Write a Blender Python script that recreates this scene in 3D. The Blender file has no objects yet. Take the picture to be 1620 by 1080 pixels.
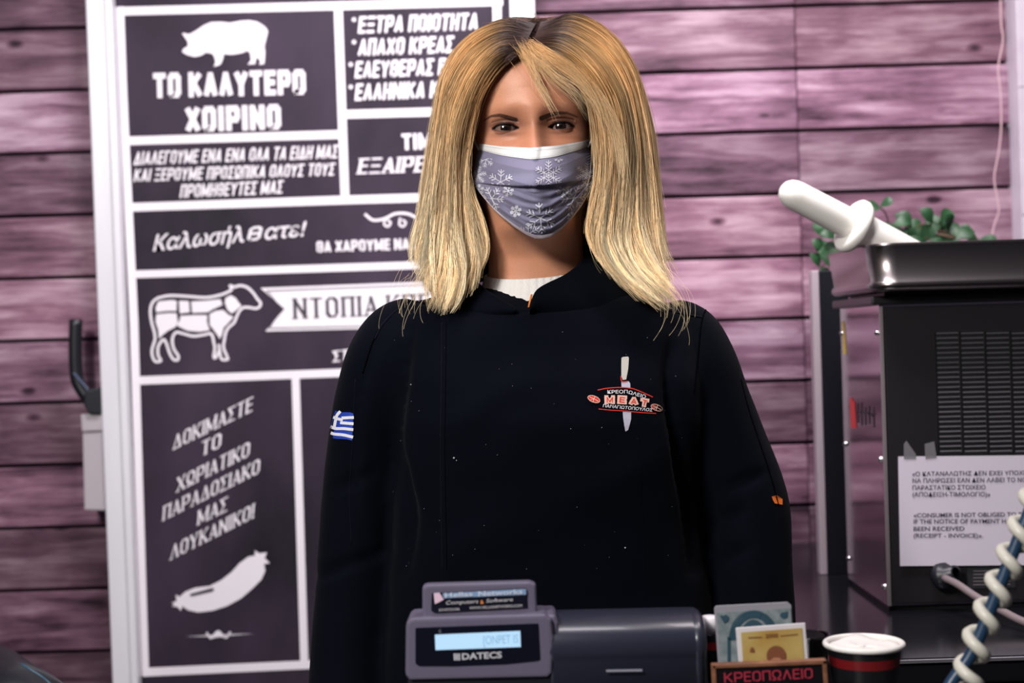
import bpy, bmesh, math, random
import numpy as np
from math import pi, sin, cos, radians
from mathutils import Vector, Matrix, geometry
from mathutils.bvhtree import BVHTree

random.seed(7); rng = np.random.default_rng(7)
SC = bpy.context.scene
COL = SC.collection

# ---------------------------------------------------------------- camera
CAM = Vector((0.0, -1.6, 1.36)); ROLL = radians(1.7); F = 2250.0
cr, sr = cos(ROLL), sin(ROLL)
cam_d = bpy.data.cameras.new('camera'); cam = bpy.data.objects.new('camera', cam_d); COL.objects.link(cam)
cam_d.sensor_width = 36; cam_d.lens = 50; cam_d.clip_start = 0.05
cam.matrix_world = Matrix(((cr, sr, 0, CAM.x), (0, 0, -1, CAM.y), (-sr, cr, 0, CAM.z), (0, 0, 0, 1)))
cam_d.dof.use_dof = True; cam_d.dof.focus_distance = 1.53; cam_d.dof.aperture_fstop = 4.3
SC.camera = cam
SC.view_settings.view_transform = 'Standard'; SC.view_settings.look = 'None'
SC.view_settings.gamma = 1; SC.view_settings.exposure = 0.0
SC.view_settings.use_curve_mapping = False

# ---------------------------------------------------------------- world and lights
world = bpy.data.worlds.new('world'); SC.world = world; world.use_nodes = True
world.node_tree.nodes['Background'].inputs[0].default_value = (0.60, 0.58, 0.72, 1)
world.node_tree.nodes['Background'].inputs[1].default_value = 0.06

def area(name, loc, target, size, energy, color=(1, 1, 1), size_y=None, spread=180):
    l = bpy.data.lights.new(name, 'AREA'); l.energy = energy; l.color = color; l.size = size; l.spread = radians(spread)
    if size_y: l.shape = 'RECTANGLE'; l.size_y = size_y
    o = bpy.data.objects.new(name, l); COL.objects.link(o); o.location = loc
    o.rotation_euler = (Vector(target) - Vector(loc)).to_track_quat('-Z', 'Y').to_euler(); return o
area('key_ceiling_light', (-0.95, -1.75, 2.4), (0.0, 0, 1.5), 0.45, 50, (1.0, 0.96, 0.93))
area('wall_ceiling_light', (0.12, -0.1, 2.75), (0.12, 0.95, 1.42), 0.7, 19, (1.0, 0.94, 0.98), 0.4, 110)
area('front_fill_light', (-0.3, -1.3, 2.75), (0.0, 0.2, 1.4), 0.8, 4, (1.0, 0.93, 0.97))  # added fill lamp that softens the front, not a fixture of the shop
area('hair_ceiling_light', (0.9, 0.25, 2.75), (0.05, 0, 1.5), 0.4, 8, (1.0, 0.9, 0.92))

# ---------------------------------------------------------------- helpers
def P(px, py, Y=0.0):
    """point on the upright plane y = Y seen at photo pixel (px, py)"""
    D = Y - CAM.y; a = (px - 810) / F * D; b = (540 - py) / F * D
    return Vector((CAM.x + cr * a + sr * b, Y, CAM.z - sr * a + cr * b))
def PX(v):
    D = v[1] - CAM.y; dx = (v[0] - CAM.x) / D; dz = (v[2] - CAM.z) / D
    return 810 + F * (cr * dx - sr * dz), 540 - F * (sr * dx + cr * dz)

def link(name, me, mat=None, parent=None, smooth=False):
    o = bpy.data.objects.new(name, me); COL.objects.link(o)
    if mat is not None and not me.materials: me.materials.append(mat)
    if parent is not None: o.parent = parent
    if smooth: me.polygons.foreach_set('use_smooth', [True] * len(me.polygons))
    return o
def mesh(name, vs, fs, mat=None, parent=None, smooth=False):
    me = bpy.data.meshes.new(name); me.from_pydata([tuple(v) for v in vs], [], [tuple(f) for f in fs]); me.update()
    return link(name, me, mat, parent, smooth)
def bmobj(name, bm, mat=None, parent=None, smooth=False):
    me = bpy.data.meshes.new(name); bm.normal_update(); bm.to_mesh(me); bm.free()
    return link(name, me, mat, parent, smooth)
def tag(o, label, cat, group=None):
    o['label'] = label; o['category'] = cat
    if group: o['group'] = group
    return o
def thing(name, label, cat, loc=(0, 0, 0), group=None):
    o = bpy.data.objects.new(name, None); COL.objects.link(o); o.empty_display_size = 0.05
    o.location = loc; return tag(o, label, cat, group)
def adopt(root, *parts):
    """hang world-placed parts on a thing whose base is not at the origin"""
    inv = Matrix.Translation(root.location).inverted()
    for p in parts:
        if p.type == 'MESH' : p.data.transform(inv @ Matrix.Identity(4)) if p.parent is None else None
        p.parent = root
def shift(root):
    """after all direct children were built in world coordinates: make them relative to root's base"""
    d = -Vector(root.location); seen = set()
    def rec(o):
        for c in o.children:
            if c.type in ('MESH',) and c.data.name not in seen:
                c.data.transform(Matrix.Translation(d)); seen.add(c.data.name)
            rec(c)
    rec(root)
def boxbm(bm, x0, x1, y0, y1, z0, z1, M=None):
    vs = [bm.verts.new((x, y, z)) for z in (z0, z1) for y in (y0, y1) for x in (x0, x1)]
    for f in ((0, 2, 3, 1), (4, 5, 7, 6), (0, 1, 5, 4), (2, 6, 7, 3), (0, 4, 6, 2), (1, 3, 7, 5)):
        bm.faces.new([vs[i] for i in f])
    if M is not None: bmesh.ops.transform(bm, matrix=M, verts=vs)
    return vs
def box(name, x0, x1, y0, y1, z0, z1, mat, parent=None, bev=0.0, seg=2, smooth=False, M=None):
    bm = bmesh.new(); boxbm(bm, x0, x1, y0, y1, z0, z1)
    if bev > 0: bmesh.ops.bevel(bm, geom=bm.edges[:], offset=bev, segments=seg, affect='EDGES', profile=0.6)
    if M is not None: bmesh.ops.transform(bm, matrix=M, verts=bm.verts)
    o = bmobj(name, bm, mat, parent, smooth)
    return o
def tube(name, pts, rad, mat, parent=None, n=10, cap=True):
    pts = [Vector(p) for p in pts]; N = len(pts)
    rads = rad if hasattr(rad, '__len__') else [rad] * N
    vs, fs = [], []
    t0 = (pts[1] - pts[0]).normalized(); ref = Vector((0, 0, 1)) if abs(t0.z) < .9 else Vector((1, 0, 0))
    nrm = t0.cross(ref).normalized()
    for i, p in enumerate(pts):
        t = (pts[min(i + 1, N - 1)] - pts[max(i - 1, 0)]).normalized()
        nrm = (nrm - t * nrm.dot(t)).normalized(); b = t.cross(nrm)
        for k in range(n):
            a = 2 * pi * k / n; vs.append(p + (nrm * cos(a) + b * sin(a)) * rads[i])
    for i in range(N - 1):
        for k in range(n):
            k2 = (k + 1) % n; fs.append((i * n + k, i * n + k2, (i + 1) * n + k2, (i + 1) * n + k))
    if cap: fs.append(tuple(range(n))[::-1]); fs.append(tuple((N - 1) * n + k for k in range(n)))
    return mesh(name, vs, fs, mat, parent, True)
def lathe(name, prof, mat, parent=None, n=40, M=None, smooth=True):
    vs, fs = [], []
    for r, z in prof:
        for k in range(n):
            a = 2 * pi * k / n; vs.append(Vector((r * cos(a), r * sin(a), z)))
    for i in range(len(prof) - 1):
        for k in range(n):
            k2 = (k + 1) % n; fs.append((i * n + k, i * n + k2, (i + 1) * n + k2, (i + 1) * n + k))
    if M is not None: vs = [M @ v for v in vs]
    return mesh(name, vs, fs, mat, parent, smooth)
def crv(pts, n):
    """Catmull-Rom through points (numpy m x k) sampled n times"""
    p = np.asarray(pts, float); m = len(p)
    pp = np.vstack([2 * p[0] - p[1], p, 2 * p[-1] - p[-2]])
    t = np.linspace(0, m - 1 - 1e-9, n); i = t.astype(int); f = (t - i)[:, None]
    a, b, c, d = pp[i], pp[i + 1], pp[i + 2], pp[i + 3]
    return .5 * (2 * b + (c - a) * f + (2 * a - 5 * b + 4 * c - d) * f ** 2 + (3 * b - a - 3 * c + d) * f ** 3)
def sm(x): x = np.clip(x, 0, 1); return x * x * (3 - 2 * x)

# ---- materials
def mat(name, col=(.5, .5, .5), rough=.5, metal=0., spec=.5, coat=0., emit=None, es=1., noise=None, bump=None, alpha=1., trans=0., sheen=0., sss=0.):
    m = bpy.data.materials.new(name); m.use_nodes = True; nt = m.node_tree; b = nt.nodes['Principled BSDF']
    b.inputs['Base Color'].default_value = (*col, 1); b.inputs['Roughness'].default_value = rough
    b.inputs['Metallic'].default_value = metal; b.inputs['Specular IOR Level'].default_value = spec
    b.inputs['Coat Weight'].default_value = coat; b.inputs['Transmission Weight'].default_value = trans
    b.inputs['Alpha'].default_value = alpha; b.inputs['Sheen Weight'].default_value = sheen
    if sss: b.inputs['Subsurface Weight'].default_value = sss; b.inputs['Subsurface Radius'].default_value = (.006, .0022, .0012); b.inputs['Subsurface Scale'].default_value = 1.0
    if emit: b.inputs['Emission Color'].default_value = (*emit, 1); b.inputs['Emission Strength'].default_value = es
    tc = nt.nodes.new('ShaderNodeTexCoord')
    if noise:     # (scale, second colour, contrast, stretch)
        sc, c2, k, st = noise
        mp = nt.nodes.new('ShaderNodeMapping'); mp.inputs['Scale'].default_value = st; nt.links.new(tc.outputs['Object'], mp.inputs[0])
        n = nt.nodes.new('ShaderNodeTexNoise'); n.inputs['Scale'].default_value = sc; n.inputs['Detail'].default_value = 6
        nt.links.new(mp.outputs[0], n.inputs['Vector'])
        r = nt.nodes.new('ShaderNodeValToRGB'); r.color_ramp.elements[0].position = .5 - k; r.color_ramp.elements[1].position = .5 + k
        r.color_ramp.elements[0].color = (*col, 1); r.color_ramp.elements[1].color = (*c2, 1)
        nt.links.new(n.outputs[0], r.inputs[0]); nt.links.new(r.outputs[0], b.inputs['Base Color'])
    if bump:      # (scale, strength, stretch)
        mp = nt.nodes.new('ShaderNodeMapping'); mp.inputs['Scale'].default_value = bump[2]; nt.links.new(tc.outputs['Object'], mp.inputs[0])
        n = nt.nodes.new('ShaderNodeTexNoise'); n.inputs['Scale'].default_value = bump[0]; n.inputs['Detail'].default_value = 4
        nt.links.new(mp.outputs[0], n.inputs['Vector'])
        bp = nt.nodes.new('ShaderNodeBump'); bp.inputs['Strength'].default_value = bump[1]; bp.inputs['Distance'].default_value = .002
        nt.links.new(n.outputs[0], bp.inputs['Height']); nt.links.new(bp.outputs[0], b.inputs['Normal'])
    return m
U1 = (1, 1, 1)
def wood_mat():
    m = bpy.data.materials.new('mauve_weathered_wood'); m.use_nodes = True; nt = m.node_tree; N = nt.nodes; L = nt.links
    b = N['Principled BSDF']; b.inputs['Roughness'].default_value = .62; b.inputs['Specular IOR Level'].default_value = .25
    tc = N.new('ShaderNodeTexCoord'); oi = N.new('ShaderNodeObjectInfo')
    off = N.new('ShaderNodeVectorMath'); off.operation = 'ADD'
    sep = N.new('ShaderNodeCombineXYZ'); L.new(oi.outputs['Random'], sep.inputs[1])
    mul = N.new('ShaderNodeVectorMath'); mul.operation = 'SCALE'; mul.inputs['Scale'].default_value = 37; L.new(sep.outputs[0], mul.inputs[0])
    L.new(tc.outputs['Object'], off.inputs[0]); L.new(mul.outputs[0], off.inputs[1])
    def noise(scale, st, det=7, rough=.6, dist=0.):
        mp = N.new('ShaderNodeMapping'); mp.inputs['Scale'].default_value = st; L.new(off.outputs[0], mp.inputs[0])
        n = N.new('ShaderNodeTexNoise'); n.inputs['Scale'].default_value = scale; n.inputs['Detail'].default_value = det
        n.inputs['Roughness'].default_value = rough; n.inputs['Distortion'].default_value = dist; L.new(mp.outputs[0], n.inputs['Vector']); return n.outputs[0]
    def mathn(op, a, bb):
        n = N.new('ShaderNodeMath'); n.operation = op
        for i, v in enumerate((a, bb)):
            if isinstance(v, (int, float)): n.inputs[i].default_value = v
            else: L.new(v, n.inputs[i])
        return n.outputs[0]
    g1 = noise(14, (.35, 1, 2.6), 8, .62, .5); g2 = noise(60, (.12, 1, 2.2), 6, .65); g3 = noise(5, (1, 1, 1.3), 4, .5)
    s = mathn('ADD', mathn('MULTIPLY', g1, .50), mathn('ADD', mathn('MULTIPLY', g2, .22), mathn('MULTIPLY', g3, .36)))
    vo = N.new('ShaderNodeTexVoronoi'); vo.inputs['Scale'].default_value = 7.0
    mp = N.new('ShaderNodeMapping'); mp.inputs['Scale'].default_value = (1, 1, 1.9); L.new(off.outputs[0], mp.inputs[0]); L.new(mp.outputs[0], vo.inputs['Vector'])
    kn = N.new('ShaderNodeMapRange'); kn.inputs[1].default_value = .03; kn.inputs[2].default_value = .13; kn.inputs[3].default_value = .20; kn.inputs[4].default_value = 0; L.new(vo.outputs['Distance'], kn.inputs[0])
    s = mathn('SUBTRACT', s, kn.outputs[0])
    r = N.new('ShaderNodeValToRGB'); e = r.color_ramp.elements
    e[0].position = .40; e[0].color = (.030, .009, .022, 1); e[1].position = .68; e[1].color = (.60, .41, .50, 1)
    k = e.new(.535); k.color = (.26, .128, .190, 1)
    L.new(s, r.inputs[0])
    mx = N.new('ShaderNodeMixRGB'); mx.blend_type = 'MULTIPLY'; mx.inputs[0].default_value = 1
    L.new(r.outputs[0], mx.inputs[1]); L.new(oi.outputs['Color'], mx.inputs[2]); L.new(mx.outputs[0], b.inputs['Base Color'])
    bp = N.new('ShaderNodeBump'); bp.inputs['Strength'].default_value = .5; bp.inputs['Distance'].default_value = .002; L.new(s, bp.inputs['Height']); L.new(bp.outputs[0], b.inputs['Normal'])
    return m

# ---- 2-D drawings: polygons and strokes in photo pixels, later laid on a plane or on cloth
class Art:
    def __init__(s): s.v = []; s.f = []; s.k = 0
    def poly(s, pts):
        n = len(s.v); s.k += 1; s.v += [(x, y, s.k) for x, y in pts]
        for t in geometry.tessellate_polygon([[Vector((x, y, 0)) for x, y in pts]]): s.f.append(tuple(n + i for i in t))
    def stroke(s, pts, w, closed=False):
        pts = list(pts) + ([pts[0]] if closed else [])
        for a, b in zip(pts[:-1], pts[1:]):
            d = Vector(b) - Vector(a); l = d.length
            if l < 1e-6: continue
            d /= l; nn = Vector((-d.y, d.x)) * w / 2; e = d * w * .25; s.k += 1; n = len(s.v)
            for q in (Vector(a) - e + nn, Vector(a) - e - nn, Vector(b) + e - nn, Vector(b) + e + nn): s.v.append((q.x, q.y, s.k))
            s.f.append((n, n + 1, n + 2, n + 3))
    def smooth(s, pts, w, n=24): s.stroke([tuple(p) for p in crv(pts, n)], w)
    def disc(s, x, y, r, ry=None, n=14):
        ry = ry or r; s.poly([(x + r * cos(2 * pi * i / n), y + ry * sin(2 * pi * i / n)) for i in range(n)])
    def flat(s, name, Y, material, parent, lift=0.):
        """lay the drawing on the upright plane y = Y"""
        mod = max(1, s.k); vs = [P(x, y, Y - lift - .0004 * (k % 7) / 7) for x, y, k in s.v]
        return mesh(name, vs, s.f, material, parent)
    def plane(s, name, M, material, parent):
        """drawing units -> plane matrix M (x right, y down, z out)"""
        vs = [M @ Vector((x, y, .00012 * (k % 7) / 7)) for x, y, k in s.v]
        return mesh(name, vs, s.f, material, parent)
    def wrap(s, name, bvh, off, material, parent, sub=0):
        """lay the drawing on cloth, along the viewing lines"""
        vs = []; ok = []
        for x, y, k in s.v:
            d = (P(x, y, 0) - CAM).normalized(); h = bvh.ray_cast(CAM, d)
            if h[0] is None: vs.append(Vector((0, 0, 0))); ok.append(False)
            else: vs.append(h[0] - d * (off + .00025 * (k % 7) / 7)); ok.append(True)
        fs = [f for f in s.f if all(ok[i] for i in f) and max(vs[i].y for i in f) - min(vs[i].y for i in f) < .07]
        return mesh(name, vs, fs, material, parent)

GL = {  # centre-line glyphs: (width factor, strokes); x, y in 0..1, y up
 'Α': (1.05, [[(0, 0), (.5, 1), (1, 0)], [(.18, .27), (.82, .27)]]), 'Β': (1, [[(0, 0), (0, 1), (.8, 1), (1, .88), (1, .63), (.8, .52), (0, .52)], [(.8, .52), (1, .4), (1, .12), (.8, 0), (0, 0)]]),
 'Γ': (.8, [[(0, 0), (0, 1), (1, 1)]]), 'Δ': (1.1, [[(0, 0), (.5, 1), (1, 0), (0, 0)]]), 'Ε': (.8, [[(1, 1), (0, 1), (0, 0), (1, 0)], [(0, .52), (.9, .52)]]),
 'Η': (1, [[(0, 0), (0, 1)], [(1, 0), (1, 1)], [(0, .5), (1, .5)]]), 'Θ': (1, [[(.25, 0), (0, .15), (0, .85), (.25, 1), (.75, 1), (1, .85), (1, .15), (.75, 0), (.25, 0)], [(.25, .5), (.75, .5)]]),
 'Ι': (.0, [[(.5, 0), (.5, 1)]]), 'Κ': (1.05, [[(0, 0), (0, 1)], [(.95, 1), (.12, .48)], [(.3, .58), (1, 0)]]), 'Λ': (1.05, [[(0, 0), (.5, 1), (1, 0)]]),
 'Μ': (1.45, [[(0, 0), (0, 1), (.5, .1), (1, 1), (1, 0)]]), 'Ν': (1.1, [[(0, 0), (0, 1), (1, 0), (1, 1)]]), 'Ξ': (.9, [[(0, 1), (1, 1)], [(.1, .5), (.9, .5)], [(0, 0), (1, 0)]]),
 'Ο': (1, [[(.25, 0), (0, .15), (0, .85), (.25, 1), (.75, 1), (1, .85), (1, .15), (.75, 0), (.25, 0)]]), 'Π': (1, [[(0, 0), (0, 1), (1, 1), (1, 0)]]),
 'Ρ': (1, [[(0, 0), (0, 1), (.8, 1), (1, .86), (1, .58), (.8, .42), (0, .42)]]), 'Σ': (.9, [[(1, 1), (0, 1), (.55, .5), (0, 0), (1, 0)]]), 'Τ': (.95, [[(0, 1), (1, 1)], [(.5, 0), (.5, 1)]]),
 'Υ': (1.05, [[(0, 1), (.5, .45), (1, 1)], [(.5, .5), (.5, 0)]]), 'Χ': (1.05, [[(0, 0), (1, 1)], [(0, 1), (1, 0)]]), 'Ω': (1.1, [[(0, 0), (.3, 0), (.3, .16), (0, .4), (0, .82), (.25, 1), (.75, 1), (1, .82), (1, .4), (.7, .16), (.7, 0), (1, 0)]]),
 '!': (.0, [[(.5, .32), (.5, 1)], [(.5, 0), (.5, .04)]]), '*': (.3, [[(0, .62), (1, .98)], [(0, .98), (1, .62)], [(.5, .5), (.5, 1)]])}
def caps(art, txt, A, B, cap, lean=0., sw=.235, gw=.36, gap=.085, serif=0., thin=1.0, up=None):
    """bold lettering along A-B. cap, stroke and gaps in units of the capital height; lean shifts the tops along the line"""
    ws = []
    for c in txt:
        ws.append(.26 if c == ' ' else GL[c][0] * gw + sw + gap)
    tot = sum(ws) - gap; A = Vector(A); B = Vector(B); ux = (B - A) / tot
    uy = Vector((-(A - B).y, (A - B).x)).normalized() * 1.0
    uy = Vector(((B - A).y, -(B - A).x)).normalized() * cap if up is None else Vector(up)
    uy = uy + (B - A).normalized() * cap * lean
    x = 0.
    for c, w in zip(txt, ws):
        if c != ' ':
            gwid = GL[c][0] * gw
            for st in GL[c][1]:
                pts = [(x + sw / 2 + p[0] * gwid, sw / 2 + p[1] * (1 - sw)) for p in st]
                for (a, b) in zip(pts[:-1], pts[1:]):
                    a = Vector(a); b = Vector(b); d = b - a; l = d.length; d /= l
                    hor = abs(d.y) < .3; w2 = sw / 2 * (thin if (hor or (thin < 1 and d.x * d.y > 0 and abs(d.y) < .97)) else 1)
                    vert = abs(d.x) < .15
                    e = d * (sw / 2 if (hor or vert) else sw * .32) * (.98); nn = Vector((-d.y, d.x)) * w2
                    q = [a - e + nn, a - e - nn, b + e - nn, b + e + nn]
                    if not (hor or vert):
                        q = [Vector((p.x, min(1, max(0, p.y)))) for p in q]
                    if hor and thin < 1:      # keep thin bars on the top and foot lines
                        mid = a.y; dy = (sw / 2 - w2) * (1 if mid > .8 else (-1 if mid < .2 else 0)); q = [p + Vector((0, dy)) for p in q]
                    art.k += 1; n = len(art.v)
                    for p in q:
                        r = A + ux * p.x + uy * p.y; art.v.append((r.x, r.y, art.k))
                    art.f.append((n, n + 1, n + 2, n + 3))
                    if serif and not hor:
                        for end in (a, b):
                            if end.y < .2 or end.y > .8:
                                yy = 0 if end.y < .2 else 1 - sw * .4
                                if (c in 'ΜΝ' and not vert): continue
                                if c == 'Ω' or (c in 'ΟΘ'): continue
                                if c in 'ΑΛΔ' and end.y > .8: continue
                                if c == 'Δ': continue
                                q = [(end.x - sw / 2 - serif, yy), (end.x + sw / 2 + serif, yy), (end.x + sw / 2 + serif, yy + sw * .4), (end.x - sw / 2 - serif, yy + sw * .4)]
                                art.k += 1; n = len(art.v)
                                for p in q:
                                    r = A + ux * p[0] + uy * p[1]; art.v.append((r.x, r.y, art.k))
                                art.f.append((n, n + 1, n + 2, n + 3))
        x += w
def typed(art, txt, A, B, cap, lean=0., bold=0.):
    """ordinary sans lettering from the built-in face along A-B"""
    cu = bpy.data.curves.new('t', 'FONT'); cu.body = txt; cu.offset = bold; cu.resolution_u = 3
    o = bpy.data.objects.new('t', cu); me = bpy.data.meshes.new_from_object(o)
    vs = [v.co.copy() for v in me.vertices]; fs = [tuple(p.vertices) for p in me.polygons]
    bpy.data.objects.remove(o); bpy.data.curves.remove(cu); bpy.data.meshes.remove(me)
    if not vs: return
    x0 = min(v.x for v in vs); x1 = max(v.x for v in vs); A = Vector(A); B = Vector(B); ux = (B - A) / (x1 - x0)
    uy = Vector(((B - A).y, -(B - A).x)).normalized() * cap; uy = uy + (B - A).normalized() * cap * lean
    art.k += 1; n = len(art.v)
    for v in vs:
        r = A + ux * (v.x - x0) + uy * (v.y / .727); art.v.append((r.x, r.y, art.k))
    art.f += [tuple(n + i for i in f) for f in fs]

# ---------------------------------------------------------------- materials
WOOD = wood_mat()
GAP = mat('plank_gap_backing', (.012, .006, .012), .9)
WHITE_PAINT = mat('white_painted_frame', (.78, .76, .80), .4, noise=(9, (.70, .67, .72), .3, (6, 6, .6)))
CHALK = mat('printed_chalkboard', (.0035, .003, .007), .6, spec=.18, noise=(4.2, (.050, .033, .058), .22, (1, 1, .55)))
BOARD_WHITE = mat('white_print', (.74, .70, .75), .6)
BANNER_DARK = mat('dark_print', (.03, .025, .04), .6)
BLACK_PL = mat('black_plastic', (.008, .009, .014), .38)
GREY_BOX = mat('light_grey_plastic', (.42, .38, .41), .5)
STEEL = mat('brushed_steel', (.55, .52, .54), .22, metal=1., bump=(120, .06, (1, 1, 6)))
STEEL_SIDE = mat('polished_steel_side', (.50, .45, .49), .12, metal=1., bump=(6, .35, U1))
STEEL_DARK = mat('dark_steel_front', (.035, .033, .036), .38, metal=.6)
EDGE = mat('pale_metal_edge', (.55, .46, .50), .45, metal=.2)  # lit look of the panel's metal edge put into its pale colour
SCREW = mat('zinc_screw', (.85, .82, .85), .2, metal=1.)
PAPER = mat('paper', (.62, .57, .66), .8)
INK = mat('ink', (.015, .012, .03), .7)
TAPE = mat('clear_tape', (.25, .24, .26), .25, alpha=.5)
PUSH = mat('white_food_plastic', (.86, .84, .78), .42, sss=.0)
COUNTER = mat('black_polished_stone', (.008, .008, .010), .16, spec=.6)
SKIRT = mat('dark_cabinet', (.010, .010, .012), .5)
GRANITE = mat('black_worktop', (.010, .010, .014), .3)
LEAF = mat('leaf_green', (.010, .045, .016), .5, noise=(20, (.022, .085, .028), .2, U1))
STEM = mat('stem_brown', (.09, .05, .03), .7)
STRING = mat('pale_string', (.62, .42, .45), .8)
CABLE_GREY = mat('grey_cable', (.20, .155, .165), .5)

def prism(name, pts, Y0, Y1, material, parent=None, bev=0.0, seg=2):
    """upright slab: outline pts given where it stands (seen at pixels, on plane Y0, the front), thickness to Y1 straight back"""
    bm = bmesh.new(); f = [P(x, y, Y0) for x, y in pts]; n = len(f)
    a = [bm.verts.new(v) for v in f]; b = [bm.verts.new((v.x, Y1, v.z)) for v in f]
    bm.faces.new(a); bm.faces.new(b[::-1])
    for i in range(n): bm.faces.new((a[i], b[i], b[(i + 1) % n], a[(i + 1) % n]))
    bmesh.ops.recalc_face_normals(bm, faces=bm.faces)
    if bev: bmesh.ops.bevel(bm, geom=bm.edges[:], offset=bev, segments=seg, affect='EDGES', profile=.6)
    return bmobj(name, bm, material, parent)

# ================================================================ SETTING
YW = 0.95
wall = box('wall_back', -1.6, 1.6, YW + .0135, YW + .06, 0, 2.62, GAP); wall['kind'] = 'structure'
pitch = 98.7 * (YW + 1.6) / F
z0 = P(0, 47, YW).z
bright = {-5: .5, -4: .6, -3: .8, -2: .6, -1: .55, 0: .62, 1: 1.0, 2: .60, 3: .80, 4: 1.0, 5: .82, 6: .46, 7: .92, 8: .42, 9: .62, 10: .35}
xs_seam = P(1266, 300, YW).x
for r in range(-8, 17):
    zt = z0 - r * pitch - .003; zb = z0 - (r + 1) * pitch + .003
    if zt < .05: break
    if zb > 2.6: continue
    # butt joints; the third piece only exists beside the sign
    for (xa, xb) in ((-1.59, xs_seam - .0006), (xs_seam + .0006, 1.0)):
        o = box('plank', xa, xb, YW, YW + .0135, max(zb, .02), min(zt, 2.6), WOOD, wall, bev=.0022, seg=1)
        k = bright.get(r, .6) * (1.0 if xa < 0 else random.uniform(.9, 1.0)); t = random.uniform(-.03, .03)
        o.color = (k * (1 + t), k, k * (1 - t), 1)
fl = box('floor', -1.6, 1.6, -2.6, 1.01, -.05, 0, mat('floor_tile', (.06, .055, .06), .4)); fl['kind'] = 'structure'
# white painted pilaster at the right end of the plank wall
x_w = P(1603, 200, .93).x
tr = box('trim_1', x_w, x_w + .25, .90, YW + .06, 0, 2.62, mat('white_wall_paint', (.60, .54, .62), .6, noise=(30, (.54, .47, .56), .2, U1)), bev=.002); tr['kind'] = 'structure'
for zz in (P(1610, 138, .9).z, P(1610, 340, .9).z):
    box('joint', x_w - .0005, x_w + .25, .8992, .90, zz, zz + .0012, mat('joint_grey', (.25, .2, .25), .8), tr)  # thin joint strips, darker than the pilaster

# ================================================================ POSTER SIGN
YS = 0.895
sign = thing('wall_sign', 'tall framed black chalkboard style butcher poster with white lettering on the plank wall', 'sign', P(480, 1420, YS))
lx = [(133, 0), (153, 480), (160, 680), (170, 960), (174, 1080)]
panel = prism('poster_panel', [(150, -60), (830, -84), (868, 1400), (190, 1420)], YS, YS + .012, CHALK, sign)
member = mat('white_aluminium_frame', (.74, .74, .77), .32, noise=(7, (.66, .64, .70), .3, (4, 4, .5)))
prism('frame_member', [(131, -90), (169, -92), (228, 1420), (191, 1422)], YS - .022, YW - .002, member, sign, .004, 3)
prism('frame_member', [(161, -92), (173, -92), (231, 1420), (220, 1420)], YS - .028, YS - .001, member, sign, .003, 3)
prism('frame_member', [(803, -110), (843, -112), (882, 1400), (842, 1400)], YS - .022, YW - .002, member, sign, .004, 3)
prism('frame_member', [(131, -92), (843, -113), (843, -76), (131, -54)], YS - .0215, YW - .002, member, sign, .004, 3)
prism('frame_member', [(186, 1400), (882, 1380), (883, 1416), (187, 1436)], YS - .0215, YW - .002, member, sign, .004, 3)
RK = [0]
def rule(pts, w=13.5):
    RK[0] += 1; a = Art(); a.stroke(pts, w); a.flat('ruled_line', YS - .0006 - .00007 * RK[0], BOARD_WHITE, sign)
rule([(189.5, 14), (194.5, 148), (201.5, 296), (212, 509), (219, 750), (229, 1064)])
rule([(183, 18), (560, 8.5), (792, 2)])
rule([(786, 0), (790, 300), (800, 700), (812, 1045)])
rule([(535, 12), (546, 318)])
rule([(196, 223), (542, 212.5)])
rule([(541, 181), (788, 174)])
rule([(202, 328), (551, 316), (790, 309)])
rule([(208, 434), (668, 419), (793, 416)], 12)
rule([(215, 602), (552, 589), (798, 580)], 13)
rule([(467.5, 595), (481.5, 1052)], 12.5)
rule([(228, 1063), (488, 1051), (818, 1037)], 13.5)
def line(txt, A, B, cap, **k):
    a = Art(); caps(a, txt, A, B, cap, **k); a.flat('lettering', YS - .0014, BOARD_WHITE, sign)
line('ΤΟ ΚΑΛΥΤΕΡΟ', (243, 155.5), (484, 149.5), 40)
line('ΧΟΙΡΙΝΟ', (294, 209), (445, 204.5), 40)
kw = dict(lean=.2, sw=.15, gw=.32, gap=.08)
line('ΔΙΑΛΕΓΟΥΜΕ ΕΝΑ ΕΝΑ ΟΛΑ ΤΑ ΕΙΔΗ ΜΑΣ', (211, 261), (533, 250), 21, **kw)
line('ΚΑΙ ΞΕΡΟΥΜΕ ΠΡΟΣΩΠΙΚΑ ΟΛΟΥΣ ΤΟΥΣ', (211, 287.5), (528, 277.5), 20, **kw)
line('ΠΡΟΜΗΘΕΥΤΕΣ ΜΑΣ', (284, 313), (446, 306), 21, **kw)
kw = dict(lean=.14, sw=.175, gw=.34, gap=.075)
for t, A, B in (('ΕΞΤΡΑ ΠΟΙΟΤΗΤΑ', (566, 53), (755, 47)), ('ΑΠΑΧΟ ΚΡΕΑΣ', (566, 88.5), (716, 83.5)), ('ΕΛΕΥΘΕΡΑΣ ΒΟΣΚΗΣ', (561, 124), (776, 116)), ('ΕΛΛΗΝΙΚΑ ΚΡΕΑΤΑ', (561, 159.5), (766, 152))):
    line(t, A, B, 27, **kw)
    a = Art(); y = A[1] - 22
    for i in range(3):
        q = pi * i / 3 + .3; a.stroke([(A[0] - 6 - 3.2 * cos(q), y - 3.2 * sin(q)), (A[0] - 6 + 3.2 * cos(q), y + 3.2 * sin(q))], 2)
    a.flat('asterisk', YS - .0014, BOARD_WHITE, sign)
line('ΤΙΜΕΣ', (636, 237.5), (718, 234.5), 26, sw=.2)
line('ΕΞΑΙΡΕΤΙΚΕΣ', (565, 275.5), (760, 269), 25, lean=.22, sw=.2, gw=.5, gap=.12, serif=.07, thin=.6)
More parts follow.
